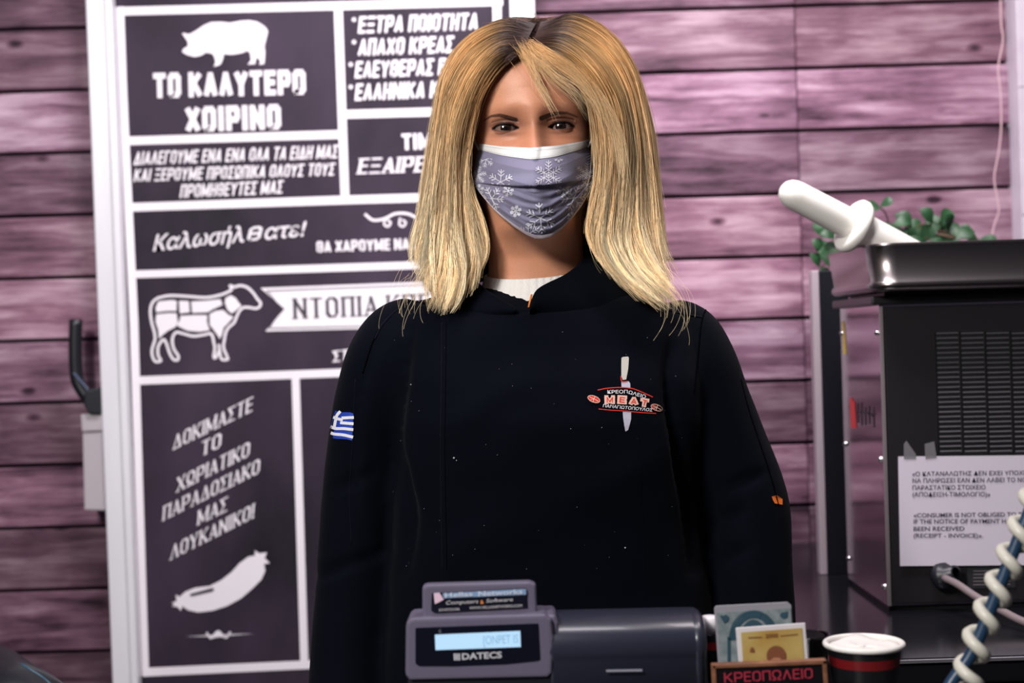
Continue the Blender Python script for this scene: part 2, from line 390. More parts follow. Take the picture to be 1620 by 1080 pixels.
a = Art(); typed(a, 'Καλωσήλ', (242, 397), (386, 382), 25, lean=.35, bold=.014); caps(a, 'Θ', (390, 381.5), (411, 379.5), 22, lean=.35, sw=.17, gw=.6); typed(a, 'ατε!', (417, 379), (480, 373), 24, lean=.35, bold=.014); a.flat('lettering', YS - .0014, BOARD_WHITE, sign)
line('ΘΑ ΧΑΡΟΥΜΕ ΝΑ ΣΑΣ ΔΟΥΜΕ', (501, 399.5), (757, 391), 18, sw=.2, gw=.36, gap=.08)
line('ΣΤΙΣ ΚΑΛΥΤΕΡΕΣ', (527, 573), (700, 552), 18, lean=.1, sw=.2, serif=.05, thin=.6)
a = Art()
a.smooth([(578, 339), (590, 348), (608, 346), (625, 338), (645, 338), (662, 345), (680, 343), (700, 336), (720, 340)], 4.2, 40)
for x in (613, 637, 664): a.smooth([(x - 4, 345), (x - 5, 355), (x + 1, 358), (x + 5, 352), (x, 348)], 3.2, 16)
a.flat('scroll_ornament', YS - .0014, BOARD_WHITE, sign)
kw = dict(sw=.17, gw=.52, gap=.14, serif=.06, thin=.55, lean=-.05)
for t, A, B in (('ΔΟΚΙΜΑΣΤΕ', (273, 712), (399, 650)), ('ΤΟ', (318, 722), (349, 707)), ('ΧΩΡΙΑΤΙΚΟ', (279, 779), (394, 721)), ('ΠΑΡΑΔΟΣΙΑΚΟ', (257, 824), (410, 748)), ('ΜΑΣ', (312, 831), (359, 808)), ('ΛΟΥΚΑΝΙΚΟ!', (269, 886), (401, 819))):
    line(t, A, B, 24, up=(3, -24), **kw)
# pig, drawn as one white silhouette
a = Art()
a.poly([tuple(q) for q in [(288, 53), (292, 52), (296, 54), (302, 53), (312, 47), (322, 40), (334, 35), (350, 34.5), (364, 36), (380, 33), (394, 32), (406, 34), (415, 39), (421, 44), (424, 50), (422, 58), (420, 66), (418, 74), (419.5, 82), (419, 92), (418, 101), (410, 102.5), (412, 97), (407, 90), (404, 97), (404, 101), (392, 102), (397, 95), (396, 85), (392, 80), (382, 84), (368, 86.5), (354, 85.5), (353, 92), (350, 100), (347, 103), (338, 105.5), (341, 98), (339, 90), (336, 85), (326, 83), (318, 88), (308, 90), (296, 87), (288, 82), (290, 77), (297, 73), (297, 66), (293, 60)]])
a.flat('pig_drawing', YS - .0014, BOARD_WHITE, sign)
# cattle outline and its cuts
def z4(pts): return [(190 + x / 3.176, 320 + y / 3.176) for x, y in pts]
a = Art()
a.stroke(z4([tuple(p) for p in crv([(190, 480), (250, 468), (340, 472), (430, 478), (500, 466), (548, 447), (560, 435), (552, 418), (575, 425), (600, 418), (635, 425), (665, 450), (690, 485), (706, 505), (700, 525), (680, 533), (650, 528), (620, 528), (600, 545), (585, 575), (572, 605), (548, 625), (532, 650), (524, 690), (520, 730), (538, 775), (540, 788), (515, 790), (505, 775), (500, 740), (496, 715)], 90)]), 4.0)
a.stroke(z4([tuple(p) for p in crv([(500, 740), (488, 765), (480, 780), (470, 775), (476, 735), (470, 700), (458, 660), (420, 665), (370, 672), (320, 660), (285, 652), (268, 668), (262, 700), (272, 740), (292, 770), (290, 790), (270, 790), (250, 760), (235, 715), (222, 690), (205, 700), (190, 730), (192, 770), (205, 795), (180, 800), (165, 780), (160, 740), (175, 690), (172, 650), (158, 600), (152, 540), (165, 500), (190, 480)], 90)]), 4.0)
a.flat('cattle_outline', YS - .0014, BOARD_WHITE, sign)
a = Art()
for p in ([(192, 497), (260, 490), (285, 495), (283, 545), (240, 545), (182, 552), (178, 530)], [(182, 562), (240, 556), (283, 556), (290, 600), (280, 625), (240, 645), (215, 665), (195, 685), (192, 640), (178, 600)],
          [(296, 494), (345, 496), (350, 552), (300, 558)], [(357, 498), (430, 494), (505, 486), (514, 515), (470, 535), (440, 552), (362, 555)],
          [(303, 570), (380, 566), (438, 566), (436, 600), (450, 642), (400, 650), (340, 645), (296, 625), (285, 615), (300, 590)],
          [(530, 480), (556, 466), (580, 480), (598, 505), (610, 518), (580, 545), (560, 558), (540, 540), (526, 505)],
          [(450, 560), (480, 545), (518, 540), (545, 565), (570, 575), (545, 605), (520, 630), (512, 665), (500, 685), (488, 665), (470, 640), (450, 615)]):
    a.poly(z4(p))
a.flat('meat_cuts_drawing', YS - .0014, BOARD_WHITE, sign)
# ribbon banner
a = Art(); a.poly(z4([(705, 430), (1620, 395), (1780, 390), (1780, 620), (1620, 625), (730, 648), (826, 535)])); a.flat('ribbon_banner', YS - .0012, BOARD_WHITE, sign)
a = Art()
a.stroke(z4([(735, 444), (1620, 410)]), 1.2); a.stroke(z4([(740, 446), (812, 535), (748, 632)]), 1.2); a.stroke(z4([(748, 632), (1620, 612)]), 1.2)
caps(a, 'ΝΤΟΠΙΑ ΚΡΕΑΤΑ', z4([(872, 584)])[0], (757, 493), 32, sw=.15, gw=.42, gap=.16, serif=.05, thin=.5)
a.flat('banner_lettering', YS - .0022, BANNER_DARK, sign)
# sausage
def z5(pts): return [(200 + x / 2.204, 590 + y / 2.204) for x, y in pts]
a = Art()
a.poly(z5([(158, 800), (175, 795), (172, 772), (185, 780), (205, 762), (240, 748), (290, 742), (330, 722), (365, 695), (395, 662), (425, 640), (448, 636), (448, 618), (462, 628), (490, 625), (482, 645), (500, 662), (480, 665), (484, 690), (470, 720), (440, 750), (400, 785), (350, 812), (300, 828), (250, 834), (215, 826), (195, 812), (190, 828), (178, 815), (158, 812), (168, 806)]))
a.flat('sausage_drawing', YS - .0012, BOARD_WHITE, sign)
a = Art(); a.poly(z5([(220, 770), (300, 748), (306, 752), (302, 760), (226, 778)])); a.flat('sausage_highlight', YS - .0022, BANNER_DARK, sign)
a = Art(); a.poly(z5([(205, 918), (320, 912), (445, 908), (320, 918)])); a.smooth(z5([(280, 905), (295, 922), (320, 900), (345, 922), (362, 903)]), 3, 24); a.smooth(z5([(290, 925), (320, 918), (350, 920)]), 2, 10); a.disc(*z5([(320, 911)])[0], 4.5, 3.6)
a.flat('divider_ornament', YS - .0014, BOARD_WHITE, sign)
shift(sign)

# ================================================================ LEFT WALL: grey box and black curved handle
t = thing('wall_box', 'light grey plastic box with hinged lid half hidden behind the poster frame', 'box', P(150, 805, .93))
prism('body', [(130, 684), (175, 682), (178, 808), (133, 807)], .88, YW - .001, GREY_BOX, t, .003, 2)
prism('lid', [(127, 655), (174, 654), (175.5, 681), (129, 683)], .876, YW - .001, GREY_BOX, t, .003, 2)
shift(t)
t = thing('bent_handle', 'black bent plastic handle pointing up above the grey wall box', 'handle', P(150, 655, .9))
pp = crv([(120, 505), (119, 545), (120, 585), (124, 606), (138, 628), (150, 642)], 24)
tube('bar', [P(x, y, .885) for x, y in pp], [.0115] * 22 + [.0125, .013], BLACK_PL, t, 14)
bm = bmesh.new()
prism('socket', [(133, 618), (156, 612), (159, 655), (140, 655), (132, 640)], .868, .90, BLACK_PL, t, .003, 2)
prism('rib', [(113.5, 590), (117, 589), (140, 615), (138, 619)], .868, .875, mat('blue_sheen_plastic', (.05, .07, .13), .25), t, .001, 1)
shift(t)

# ================================================================ SIDE COUNTER (behind, right)
zc = P(1500, 1040, .02).z
xl = P(1262, 1000, .02).x
sc_ = thing('side_counter', 'polished black counter along the plank wall under the steel mincer', 'counter', ((xl + 1.0) / 2, .47, 0))
box('worktop', xl, 1.05, .02, YW - .003, zc - .03, zc, COUNTER, sc_, .003)
box('edge_strip', P(1405, 1040, .02).x, 1.05, .015, .0195, zc - .0042, zc - .0008, mat('bright_edge', (.85, .82, .9), .25, metal=.9), sc_)
box('cabinet', xl + .02, 1.04, .06, YW - .01, 0, zc - .0302, SKIRT, sc_)
shift(sc_)

# ================================================================ MINCER
YM = 0.30
def PS(px, py, Y): return P(px, py, Y)
mn = thing('meat_mincer', 'large stainless steel meat mincer with dark louvred panel and feed tray', 'machine', (P(1500, 950, YM).x, .45, zc))
xl_f = P(1397, 700, YM).x; xr = .98
ztop = P(1400, 482, YM).z; zbot = P(1410, 958, YM).z
depth = YM + .225
bm = bmesh.new(); boxbm(bm, xl_f, xr, YM + .002, depth, zbot, ztop); body = bmobj('body', bm, STEEL_SIDE, mn)
box('front_panel', xl_f + .006, xr - .002, YM - .003, YM + .0015, zbot + .003, ztop - .003, STEEL_DARK, mn, .001, 1)
box('corner_edge', xl_f - .0005, xl_f + .0045, YM - .0035, YM + .001, zbot, ztop, mat('corner_edge_steel', (.40, .35, .36), .4, metal=.7), mn, .0008, 1)
box('top_ledge', xl_f - .012, xr, YM - .01, depth, ztop, ztop + .012, STEEL_DARK, mn, .003)
box('plinth', xl_f + .004, xr, YM + .01, depth - .01, zc, zbot, SKIRT, mn)
bx0 = xl_f + .004
for (px, py) in ((1391, 526), (1401, 727), (1408, 930)):
    z = P(px, py, YM).z; y = YM + .012
    o = lathe('screw', [(0, -.004), (.0032, -.003), (.0042, 0), (.0042, .001)], SCREW, mn, 14, Matrix.Translation((xl_f - .0005, y, z)) @ Matrix.Rotation(pi / 2, 4, 'Y') @ Matrix.Scale(1, 4))
for (px, py) in ((1334, 527), (1338, 701), (1344, 881)):
    z = P(px, py, depth).z
    lathe('screw', [(0, -.004), (.0032, -.003), (.0042, 0), (.0042, .001)], SCREW, mn, 14, Matrix.Translation((xl_f - .0005, depth - .012, z)) @ Matrix.Rotation(pi / 2, 4, 'Y'))
# stickers and dark strokes on the side sheet: x along depth
def side_art(name, fn, m, lift=.0006):
    a = Art(); fn(a); vs = []
    for x, y, k in a.v:
        # photo pixel -> point on the plane x = xl_f
        d = P(x, y, 0) - CAM; s = (xl_f - lift - CAM.x) / d.x; vs.append(CAM + d * s)
    return mesh(name, vs, a.f, m, mn)
side_art('yellow_sticker', lambda a: a.poly([(1331.5, 508), (1335.5, 508), (1339, 560), (1334, 560)]), mat('yellow_sticker', (.75, .52, .08), .5))
side_art('red_sticker', lambda a: a.poly([(1344, 629), (1348, 629), (1349.5, 634), (1352, 634), (1355, 677), (1346.5, 677)]), mat('red_sticker', (.70, .04, .04), .5))
def bird(a):
    for x, y0, y1 in ((1358, 638, 668), (1364, 637, 672), (1370, 645, 672), (1376, 642, 670), (1383, 644, 675)): a.stroke([(x - 2, y0), (x - 1, y1)], 2.6)
    a.stroke([(1356, 652), (1384, 655)], 3); a.stroke([(1372, 652), (1381, 658)], 4)
side_art('side_mark', bird, mat('faint_dark_mark', (.05, .03, .05), .5))  # dark strokes laid on the side sheet in one flat colour
# louvres: columns of separate slats in a recess
gx = [1478, 1517, 1557, 1597, 1637, 1677]
GR = mat('grille_dark', (.004, .004, .005), .6)
prism('grille_recess', [(1475, 523), (1720, 517), (1724, 716), (1482, 720)], YM - .0034, YM - .003, GR, mn)
slat_me = None
w = (40 * (YM + 1.6) / F) - .003
pitch_s = 7.75 * (YM + 1.6) / F
LOUV = mat('dark_louvre', (.14, .135, .15), .4, metal=.4)
for c in range(5):
    for k in range(25):
        zc_ = P(gx[c] + 20 + k * .25, 527 + k * 7.75, YM)
        if slat_me is None:
            bm = bmesh.new(); boxbm(bm, -w / 2, w / 2, -.0012, .0012, -.0006, .0006, Matrix.Rotation(radians(35), 4, 'X'))
            slat_me = bpy.data.meshes.new('slat'); bm.to_mesh(slat_me); bm.free(); slat_me.materials.append(LOUV)
        o = bpy.data.objects.new('slat', slat_me); COL.objects.link(o); o.parent = mn; o.location = (zc_.x, YM - .0046, zc_.z)
        o['_off'] = 1
for c in range(6):
    x = gx[c] - 1
    prism('grille_bar', [(x, 524 - c * .8), (x + 2.4, 524 - c * .8), (x + 8, 718), (x + 5.6, 718)], YM - .0062, YM - .0036, STEEL_DARK, mn)
prism('grille_bar', [(1476, 716), (1700, 716), (1700, 719), (1476, 719)], YM - .0062, YM - .0036, STEEL_DARK, mn)
# paper notice, taped on: same thing as the machine? it could be lifted off, so its own thing (further down)
# feed tray on top
zr = P(1500, 382, YM - .04).z; zb_ = P(1400, 449, YM - .04).z
tx0 = P(1381, 400, YM - .04).x - .0; ty0 = YM - .045; ty1 = depth - .01; tx1 = 1.0
STEEL_TRAY = mat('tray_steel', (.30, .27, .27), .27, metal=1., bump=(5, .25, (1, 1, 2)))
def rrect(x0, x1, y0, y1, r, z, n=8):
    out = []
    for cx, cy, a0 in ((x1 - r, y1 - r, 0), (x0 + r, y1 - r, pi / 2), (x0 + r, y0 + r, pi), (x1 - r, y0 + r, 3 * pi / 2)):
        for i in range(n + 1):
            a = a0 + pi / 2 * i / n; out.append(Vector((cx + r * cos(a), cy + r * sin(a), z)))
    return out
rings = [rrect(tx0 + .002, tx1 - .002, ty0 + .004, ty1, .028, zb_ - .010), rrect(tx0 - .004, tx1, ty0 - .004, ty1 + .004, .034, zb_ - .004), rrect(tx0 - .003, tx1, ty0 - .004, ty1 + .004, .034, zb_ + .002), rrect(tx0, tx1, ty0, ty1, .03, zb_ + .004),
         rrect(tx0 - .006, tx1 + .006, ty0 - .003, ty1 + .006, .034, zr - .004), rrect(tx0 - .0075, tx1 + .006, ty0 - .005, ty1 + .008, .035, zr), rrect(tx0 - .004, tx1 + .004, ty0 - .001, ty1 + .004, .03, zr),
         rrect(tx0 + .002, tx1 - .002, ty0 + .004, ty1 - .002, .028, zb_ + .008)]
vs = [v for r in rings for v in r]; n = len(rings[0]); fs = []
for i in range(len(rings) - 1):
    for k in range(n): fs.append((i * n + k, i * n + (k + 1) % n, (i + 1) * n + (k + 1) % n, (i + 1) * n + k))
fs.append(tuple(range((len(rings) - 1) * n, len(rings) * n))); fs.append(tuple(range(n))[::-1])
tray = mesh('feed_tray', vs, fs, STEEL_TRAY, mn, True)
# neck under tray, data plate, gland
bm = bmesh.new(); boxbm(bm, xl_f + .01, xr, YM + .01, depth - .02, ztop + .0118, zb_ - .009); bmobj('tray_neck', bm, STEEL_DARK, mn)
prism('data_plate', [(1530, 898), (1606, 896), (1607, 929), (1531, 931)], YM - .0045, YM - .003, mat('etched_plate', (.05, .05, .055), .35, metal=.5), mn)
a = Art()
for i in range(5): a.stroke([(1540, 903 + i * 5.4), (1598, 902 + i * 5.4)], 1.1)
a.flat('plate_print', YM - .0051, mat('plate_print', (.22, .2, .22), .5), mn)
g = P(1488, 912, YM)
for o in mn.children:
    if o.get('_off'): o.location = o.location - Vector(mn.location); del o['_off']
sl_saved = slat_me
d = -Vector(mn.location)
done = {slat_me.name}
for c in mn.children:
    if c.data.name not in done: c.data.transform(Matrix.Translation(d)); done.add(c.data.name)

# cable with its black gland
cb = thing('power_cable', 'grey power cable running from black gland below the mincer notice', 'cable', P(1490, 912, YM - .01))
lathe('cable_gland', [(0, -.004), (.017, -.004), (.019, .002), (.017, .010), (.011, .014), (.010, .026), (.007, .027)], BLACK_PL, cb, 20, Matrix.Translation(P(1490, 912, YM - .006)) @ Matrix.Rotation(radians(68), 4, 'X') @ Matrix.Rotation(radians(28), 4, 'Y'))
pc = crv([(1494, 914, .272), (1515, 924, .24), (1545, 944, .21), (1580, 963, .18), (1625, 985, .14), (1690, 1000, .10), (1760, 1008, .06)], 30)
tube('cord', [P(x, y, Y) for x, y, Y in pc], .0049, CABLE_GREY, cb, 12)
shift(cb)

# notice
nt_ = thing('paper_notice', 'white paper consumer notice taped to the front of the mincer', 'notice', P(1540, 895, YM - .006))
YN = YM - .0075
prism('sheet', [(1421, 722), (1719, 719), (1719, 893), (1424, 895)], YN, YN + .0006, PAPER, nt_)
a = Art()
def zt(x, y): return (1280 + x / 2.25, 480 + y / 2.25)
for txt, xa, ya, xb, yb in (('«Ο ΚΑΤΑΝΑΛΩΤΗΣ ΔΕΝ ΕΧΕΙ ΥΠΟΧΡΕΩΣΗ', 367, 614, 840, 609), ('ΝΑ ΠΛΗΡΩΣΕΙ ΕΑΝ ΔΕΝ ΛΑΒΕΙ ΤΟ ΝΟΜΙΜΟ', 368, 638, 838, 634), ('ΠΑΡΑΣΤΑΤΙΚΟ ΣΤΟΙΧΕΙΟ', 368, 663, 628, 661), ('(ΑΠΟΔΕΙΞΗ-ΤΙΜΟΛΟΓΙΟ)»', 368, 687, 645, 686),
                          ('«CONSUMER IS NOT OBLIGED TO PAY', 372, 761, 788, 757), ('IF THE NOTICE OF PAYMENT HAS NOT', 372, 783, 787, 781), ('BEEN RECEIVED', 372, 809, 553, 808), ('(RECEIPT - INVOICE)».', 372, 833, 620, 833)):
    typed(a, txt, zt(xa, ya), zt(xb, yb), 15.5 / 2.25, bold=.012)
a.flat('printed_text', YN - .0005, INK, nt_)
prism('tape', [(1430, 702), (1434, 697), (1449, 718), (1449, 726), (1430, 726)], YN - .0008, YN - .0004, TAPE, nt_)
prism('tape', [(1463, 702), (1478, 698), (1482, 724), (1464, 726)], YN - .0008, YN - .0004, TAPE, nt_)
shift(nt_)

# ---- white pusher lying in the tray
ps = thing('food_pusher', 'white plastic mincer pusher with round flange leaning in the steel tray', 'pusher', P(1355, 355, .33))
A0 = P(1256, 308, .29); A1 = P(1440, 405, .335); ax = (A1 - A0).normalized(); L = (A1 - A0).length
Mx = Matrix.Translation(A0) @ ax.to_track_quat('Z', 'X').to_matrix().to_4x4()
f1 = L * .50
prof = [(0, -.0205), (.006, -.0198), (.012, -.0165), (.0165, -.011), (.019, -.004), (.0198, .004), (.0203, f1 * .5), (.0205, f1 - .012)]
lathe('handle', prof + [(.0206, f1 - .004)], PUSH, ps, 40, Mx)
lathe('flange', [(.02, f1 - .006), (.034, f1 - .0055), (.0375, f1 - .002), (.0378, f1 + .004), (.035, f1 + .009), (.024, f1 + .0115)], PUSH, ps, 48, Mx)
lathe('plunger', [(.024, f1 + .010), (.0235, f1 + .03), (.023, L + .01), (.021, L + .02), (0, L + .021)], PUSH, ps, 40, Mx)
shift(ps)

# ---- black panel with pale edge standing between wall and mincer
pn = thing('upright_panel', 'tall narrow black panel with pale metal edge left of the mincer', 'panel', P(1315, 900, .60))
xa = P(1302, 700, .60).x; zt_ = P(1300, 428, .60).z
box('board', xa + .0012, xa + .0465, .60, .618, zc, zt_, BLACK_PL, pn, .001, 1)
box('edge_strip', xa - .0105, xa + .001, .5985, .619, zc, zt_, EDGE, pn, .001, 1)
shift(pn)

# ---- trailing plant in a pot behind the tray
pl = thing('trailing_plant', 'small green leafy plant in a dark pot behind the mincer tray', 'plant', (P(1420, 500, .72).x, .72, zc))
px_, pz_ = P(1420, 425, .72).x, P(1420, 425, .72).z
lathe('pot', [(0, zc), (.06, zc), (.078, pz_ - .03), (.082, pz_ - .028), (.082, pz_ - .01), (.074, pz_ - .01), (.072, pz_ - .02), (0, pz_ - .02)], mat('dark_pot', (.03, .025, .03), .6), pl, 28, Matrix.Translation((px_, .72, 0)))
def leaf(c, d, up, s, parent):
    d = Vector(d).normalized(); up = Vector(up).normalized(); sd = d.cross(up).normalized(); vs = []; fs = []
    prof = [0, .55, .9, 1, .85, .5, .03]
    for i, w_ in enumerate(prof):
        t_ = i / 6; c_ = Vector(c) + d * s * t_ + up * s * (.18 * sin(pi * t_) - .1 * t_)
        for k in (-1, 0, 1): vs.append(c_ + sd * k * w_ * s * .36 + up * (abs(k) * w_ * s * .1))
    for i in range(6):
        for k in range(2): fs.append((i * 3 + k, i * 3 + k + 1, i * 3 + k + 4, i * 3 + k + 3))
    return mesh('leaf', vs, fs, LEAF, parent, True)
sp = [(1392, 322), (1412, 350), (1425, 355), (1443, 352), (1461, 358), (1475, 350), (1489, 352), (1500, 362), (1512, 372), (1538, 358), (1456, 370), (1435, 368), (1300, 370), (1310, 378), (1322, 372), (1302, 392), (1313, 398), (1296, 418), (1330, 384), (1378, 345), (1525, 372), (1548, 374), (1306, 410), (1484, 366), (1470, 372)]
rl = random.Random(3)
base = Vector((px_, .72, pz_ - .015))
for i, (x, y) in enumerate(sp):
    Y = rl.uniform(.66, .76); q = P(x, y + 5, Y)
    out = 1 if x > 1345 else -1
    mid = (base + q) / 2 + Vector((0, 0, .035))
    pts = crv([base, mid, q], 10)
    tube('stem', [Vector(p) for p in pts], .0013, STEM, pl, 5)
    for j in range(2):
        a_ = rl.uniform(0, 2 * pi)
        leaf(q, (cos(a_), rl.uniform(-.7, .3), sin(a_) * .9 + .1), (rl.uniform(-.3, .3), -.8, .5), rl.uniform(.022, .036), pl)
shift(pl)
# ---- hanging string
st = [P(x, y, .90) for x, y in crv([(1584, -60), (1583, 0), (1584, 40), (1587, 62), (1581, 95), (1579, 112), (1583, 150), (1584, 200), (1580, 240), (1573, 280), (1577, 310), (1580, 335), (1572, 360), (1566, 400)], 60)]
o = tube('hanging_string', st, .0014, STRING, None, 6); tag(o, 'thin pale string hanging down the plank wall beside the white pilaster', 'string')

# ================================================================ THE WOMAN
woman = thing('person', 'woman with long blonde hair, snowflake face mask and black chef jacket behind the till', 'person', (0.03, 0.0, 0))
HZ = P(841, 204, -.06).z; HX = P(843, 203, -.04).x       # eye height, middle of the face
def interp(z, tab):
    zz = [t[0] for t in tab]; vv = [t[1] for t in tab]; return np.interp(z, zz, vv)
def smooth_tab(tab, n=400):
    z = np.linspace(tab[0][0], tab[-1][0], n); v = interp(z, tab); w = 7
    k = np.hanning(2 * w + 1); k /= k.sum(); vp = np.pad(v, w, mode='edge'); return list(zip(z, np.convolve(vp, k, 'valid')))
tA = smooth_tab([(-.62, .15), (-.45, .14), (-.33, .15), (-.26, .15), (-.215, .10), (-.185, .062), (-.16, .0545), (-.13, .053), (-.108, .052), (-.09, .053), (-.06, .061), (-.03, .0665), (0, .0695), (.03, .072), (.055, .071), (.075, .064), (.09, .053), (.103, .036), (.1095, .018), (.1115, .0)])
tF = smooth_tab([(-.62, .10), (-.45, .095), (-.33, .09), (-.25, .065), (-.2, .048), (-.16, .044), (-.135, .046), (-.118, .062), (-.108, .080), (-.095, .086), (-.06, .088), (-.03, .086), (0, .084), (.02, .089), (.045, .090), (.065, .085), (.082, .071), (.097, .049), (.107, .026), (.1115, .0)])
tB = smooth_tab([(-.62, .09), (-.45, .09), (-.33, .09), (-.25, .085), (-.2, .07), (-.16, .06), (-.1, .06), (-.06, .076), (-.02, .092), (.03, .1), (.065, .09), (.088, .068), (.103, .04), (.1095, .02), (.1115, .0)])
zs = np.concatenate([np.linspace(-.62, -.2, 30)[:-1], np.linspace(-.2, -.03, 110)[:-1], np.linspace(-.03, .04, 150)[:-1], np.linspace(.04, .1, 60)[:-1], .1 + .0115 * np.sin(np.linspace(0, pi / 2, 26))])
th = np.concatenate([np.linspace(-70, 70, 300)[:-1], np.linspace(70, 290, 90)[:-1]]) * pi / 180
Z, T = np.meshgrid(zs, th, indexing='ij')
A_ = interp(Z, tA); front = np.cos(T) > 0
Bb = np.where(front, interp(Z, tF), interp(Z, tB))
e = .88
X = A_ * np.sign(np.sin(T)) * np.abs(np.sin(T)) ** e; Y = -Bb * np.sign(np.cos(T)) * np.abs(np.cos(T)) ** .96
def G(x, y, sx, sy): return np.exp(-.5 * ((X - x) / sx) ** 2 - .5 * ((Z - y) / sy) ** 2) * front
dY = np.zeros_like(X)
EX, EZ = .0298, 0.0
for s in (-1, 1):
    dY += .0075 * G(s * .029, -.001, .013, .0095)          # socket
    dY += .0035 * G(s * .017, .004, .006, .010)            # inner corner hollow
    dY -= .0018 * G(s * .030, .021, .018, .006)            # brow ridge
    dY -= .0045 * G(s * .036, -.030, .016, .012)           # cheek
    dY -= .0016 * G(s * .030, -.0095, .011, .0028)         # smiling lower lid roll
    dY += .0012 * G(s * .031, -.0145, .013, .0022)
nose = np.interp(Z, [-.055, -.047, -.040, -.03, -.015, 0, .012, .022, .04], [0, .010, .023, .020, .014, .0085, .006, .004, 0]) * front
nw = np.interp(Z, [-.05, -.035, 0, .02], [.013, .010, .0062, .011])
dY -= nose * np.exp(-.5 * (X / nw) ** 2)
dY -= .005 * G(0, -.075, .018, .012); dY -= .004 * G(0, -.1, .014, .009)
Y = Y + dY
# ears: a shallow rounded flange on each side
ear = np.exp(-.5 * ((Z + .012) / .017) ** 2) * np.exp(-.5 * ((np.abs(np.sin(T / 1)) - 1) / .012) ** 2) * (np.cos(T) < .12) * (np.cos(T) > -.3)
X = X + np.sign(X) * .011 * ear
# eyes: lids follow the ball, the opening is an almond pushed back behind them
BALL_Y = -.0615; BR_ = .0120
ap_in = np.zeros_like(X); lash = np.zeros_like(X); shade = np.zeros_like(X)
for s in (-1, 1):
    u = (X - s * EX) * s                # + is outward
    dz = Z - EZ - .0006 * (u / .013)
    rr = np.hypot(u, dz)
    lid = BALL_Y - np.sqrt(np.maximum(.0136 ** 2 - rr ** 2, 0)); m = (rr < .0136) & front
    k = 1 / 2200.
    blend = np.where(m, -np.logaddexp(-np.minimum(-Y, 1) / -k * 0 + (-Y) / k, (-lid) / k) * k, Y)
    Y = np.where(m, blend, Y)
    t = np.clip(u / .0132, -1, 1); shape = np.clip(1 - np.abs(t) ** 2.1, 0, 1)
    up = .0037 * shape ** .75 ; lo = -.0031 * shape ** .9
    d = np.where(np.abs(u) < .0132, np.maximum(dz - up, lo - dz), np.hypot(np.abs(u) - .0132, dz))
    d = np.where(front, d, 1)
    ap_in = np.maximum(ap_in, sm(-d / .0007 + .2))
    wing = .0016 + .0012 * np.clip(t, 0, 1)
    lash = np.maximum(lash, (1 - sm((d - wing * .5) / .0012)) * np.where(dz > -.0008, 1, .62))
    crease = np.exp(-.5 * ((dz - (.0082 - .09 * np.abs(u) * np.abs(u) * 100)) / .0008) ** 2) * (np.abs(u) < .015)
    Y = Y + .0011 * crease
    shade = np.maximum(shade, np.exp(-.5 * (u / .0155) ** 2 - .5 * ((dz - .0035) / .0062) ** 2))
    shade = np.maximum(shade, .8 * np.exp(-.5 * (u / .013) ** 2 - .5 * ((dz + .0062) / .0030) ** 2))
Y = Y + ap_in * .0065
# colour: skin, make-up, brows
skin = np.array([.62, .285, .165]); C = np.tile(skin, (*X.shape, 1))
def mixc(C, c, w): return C * (1 - w[..., None]) + np.array(c) * w[..., None]
nzz = np.sin(X * 900 + 3 * np.sin(Z * 700)) * np.sin(Z * 810 + 2 * np.sin(X * 500))
C *= (1 + .03 * nzz)[..., None]
C = mixc(C, (.60, .22, .14), .35 * G(0, -.03, .02, .02) + .3 * G(.045, -.03, .02, .015) + .3 * G(-.045, -.03, .02, .015))
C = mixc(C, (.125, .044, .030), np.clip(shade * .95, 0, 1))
C = mixc(C, (.010, .005, .005), np.clip(lash, 0, 1) * front)
def brow(pts, C):
    pts = [(PXI(x, y)) for x, y in pts]; best = np.full(X.shape, 1.); tt = np.zeros(X.shape); n = len(pts)
    for i in range(n - 1):
        a = np.array(pts[i]); b = np.array(pts[i + 1]); ab = b - a
        t = np.clip(((X - a[0]) * ab[0] + (Z - a[1]) * ab[1]) / (ab @ ab), 0, 1)
        d = np.hypot(X - a[0] - t * ab[0], Z - a[1] - t * ab[1]); upd = d < best
        best = np.where(upd, d, best); tt = np.where(upd, (i + t) / (n - 1), tt)
    w = .0019 - .0015 * tt ** 1.2; m = (1 - sm((best - w) / .0008)) * front * (.93 + .07 * nzz)
    return mixc(C, (.028, .012, .010), np.clip(m * (1 - .25 * tt), 0, 1))
def PXI(x, y):
    p = P(x, y, -.088); return p.x - HX, p.z - HZ
C = brow([(816, 187.5), (802, 183), (790, 179.5), (777, 179.5), (765, 184)], C)
C = brow([(856, 187), (868, 181), (882, 177), (898, 176), (915, 180)], C)
W = np.dstack([X + HX, Y, Z + HZ])
nz_, nt__ = X.shape; vs = W.reshape(-1, 3)
fs = []
idx = np.arange(nz_ * nt__).reshape(nz_, nt__); a = idx[:-1]; b = idx[1:]
F4 = np.stack([a, np.roll(a, -1, 1), np.roll(b, -1, 1), b], -1).reshape(-1, 4)
me = bpy.data.meshes.new('body'); me.from_pydata(vs.tolist(), [], F4.tolist()); me.update()
ca = me.color_attributes.new('tint', 'FLOAT_COLOR', 'POINT')
ca.data.foreach_set('color', np.concatenate([C.reshape(-1, 3), np.ones((nz_ * nt__, 1))], 1).ravel())
def attr_mat(name, rough, spec, sss=0., coat=0., bump=None):
    m = mat(name, (.5, .5, .5), rough, spec=spec, sss=sss, coat=coat, bump=bump); n = m.node_tree.nodes.new('ShaderNodeAttribute'); n.attribute_name = 'tint'
    m.node_tree.links.new(n.outputs['Color'], m.node_tree.nodes['Principled BSDF'].inputs['Base Color']); return m
SKIN = attr_mat('skin', .46, .42, sss=.25, bump=(900, .12, U1))
body = link('body', me, SKIN, woman, True)
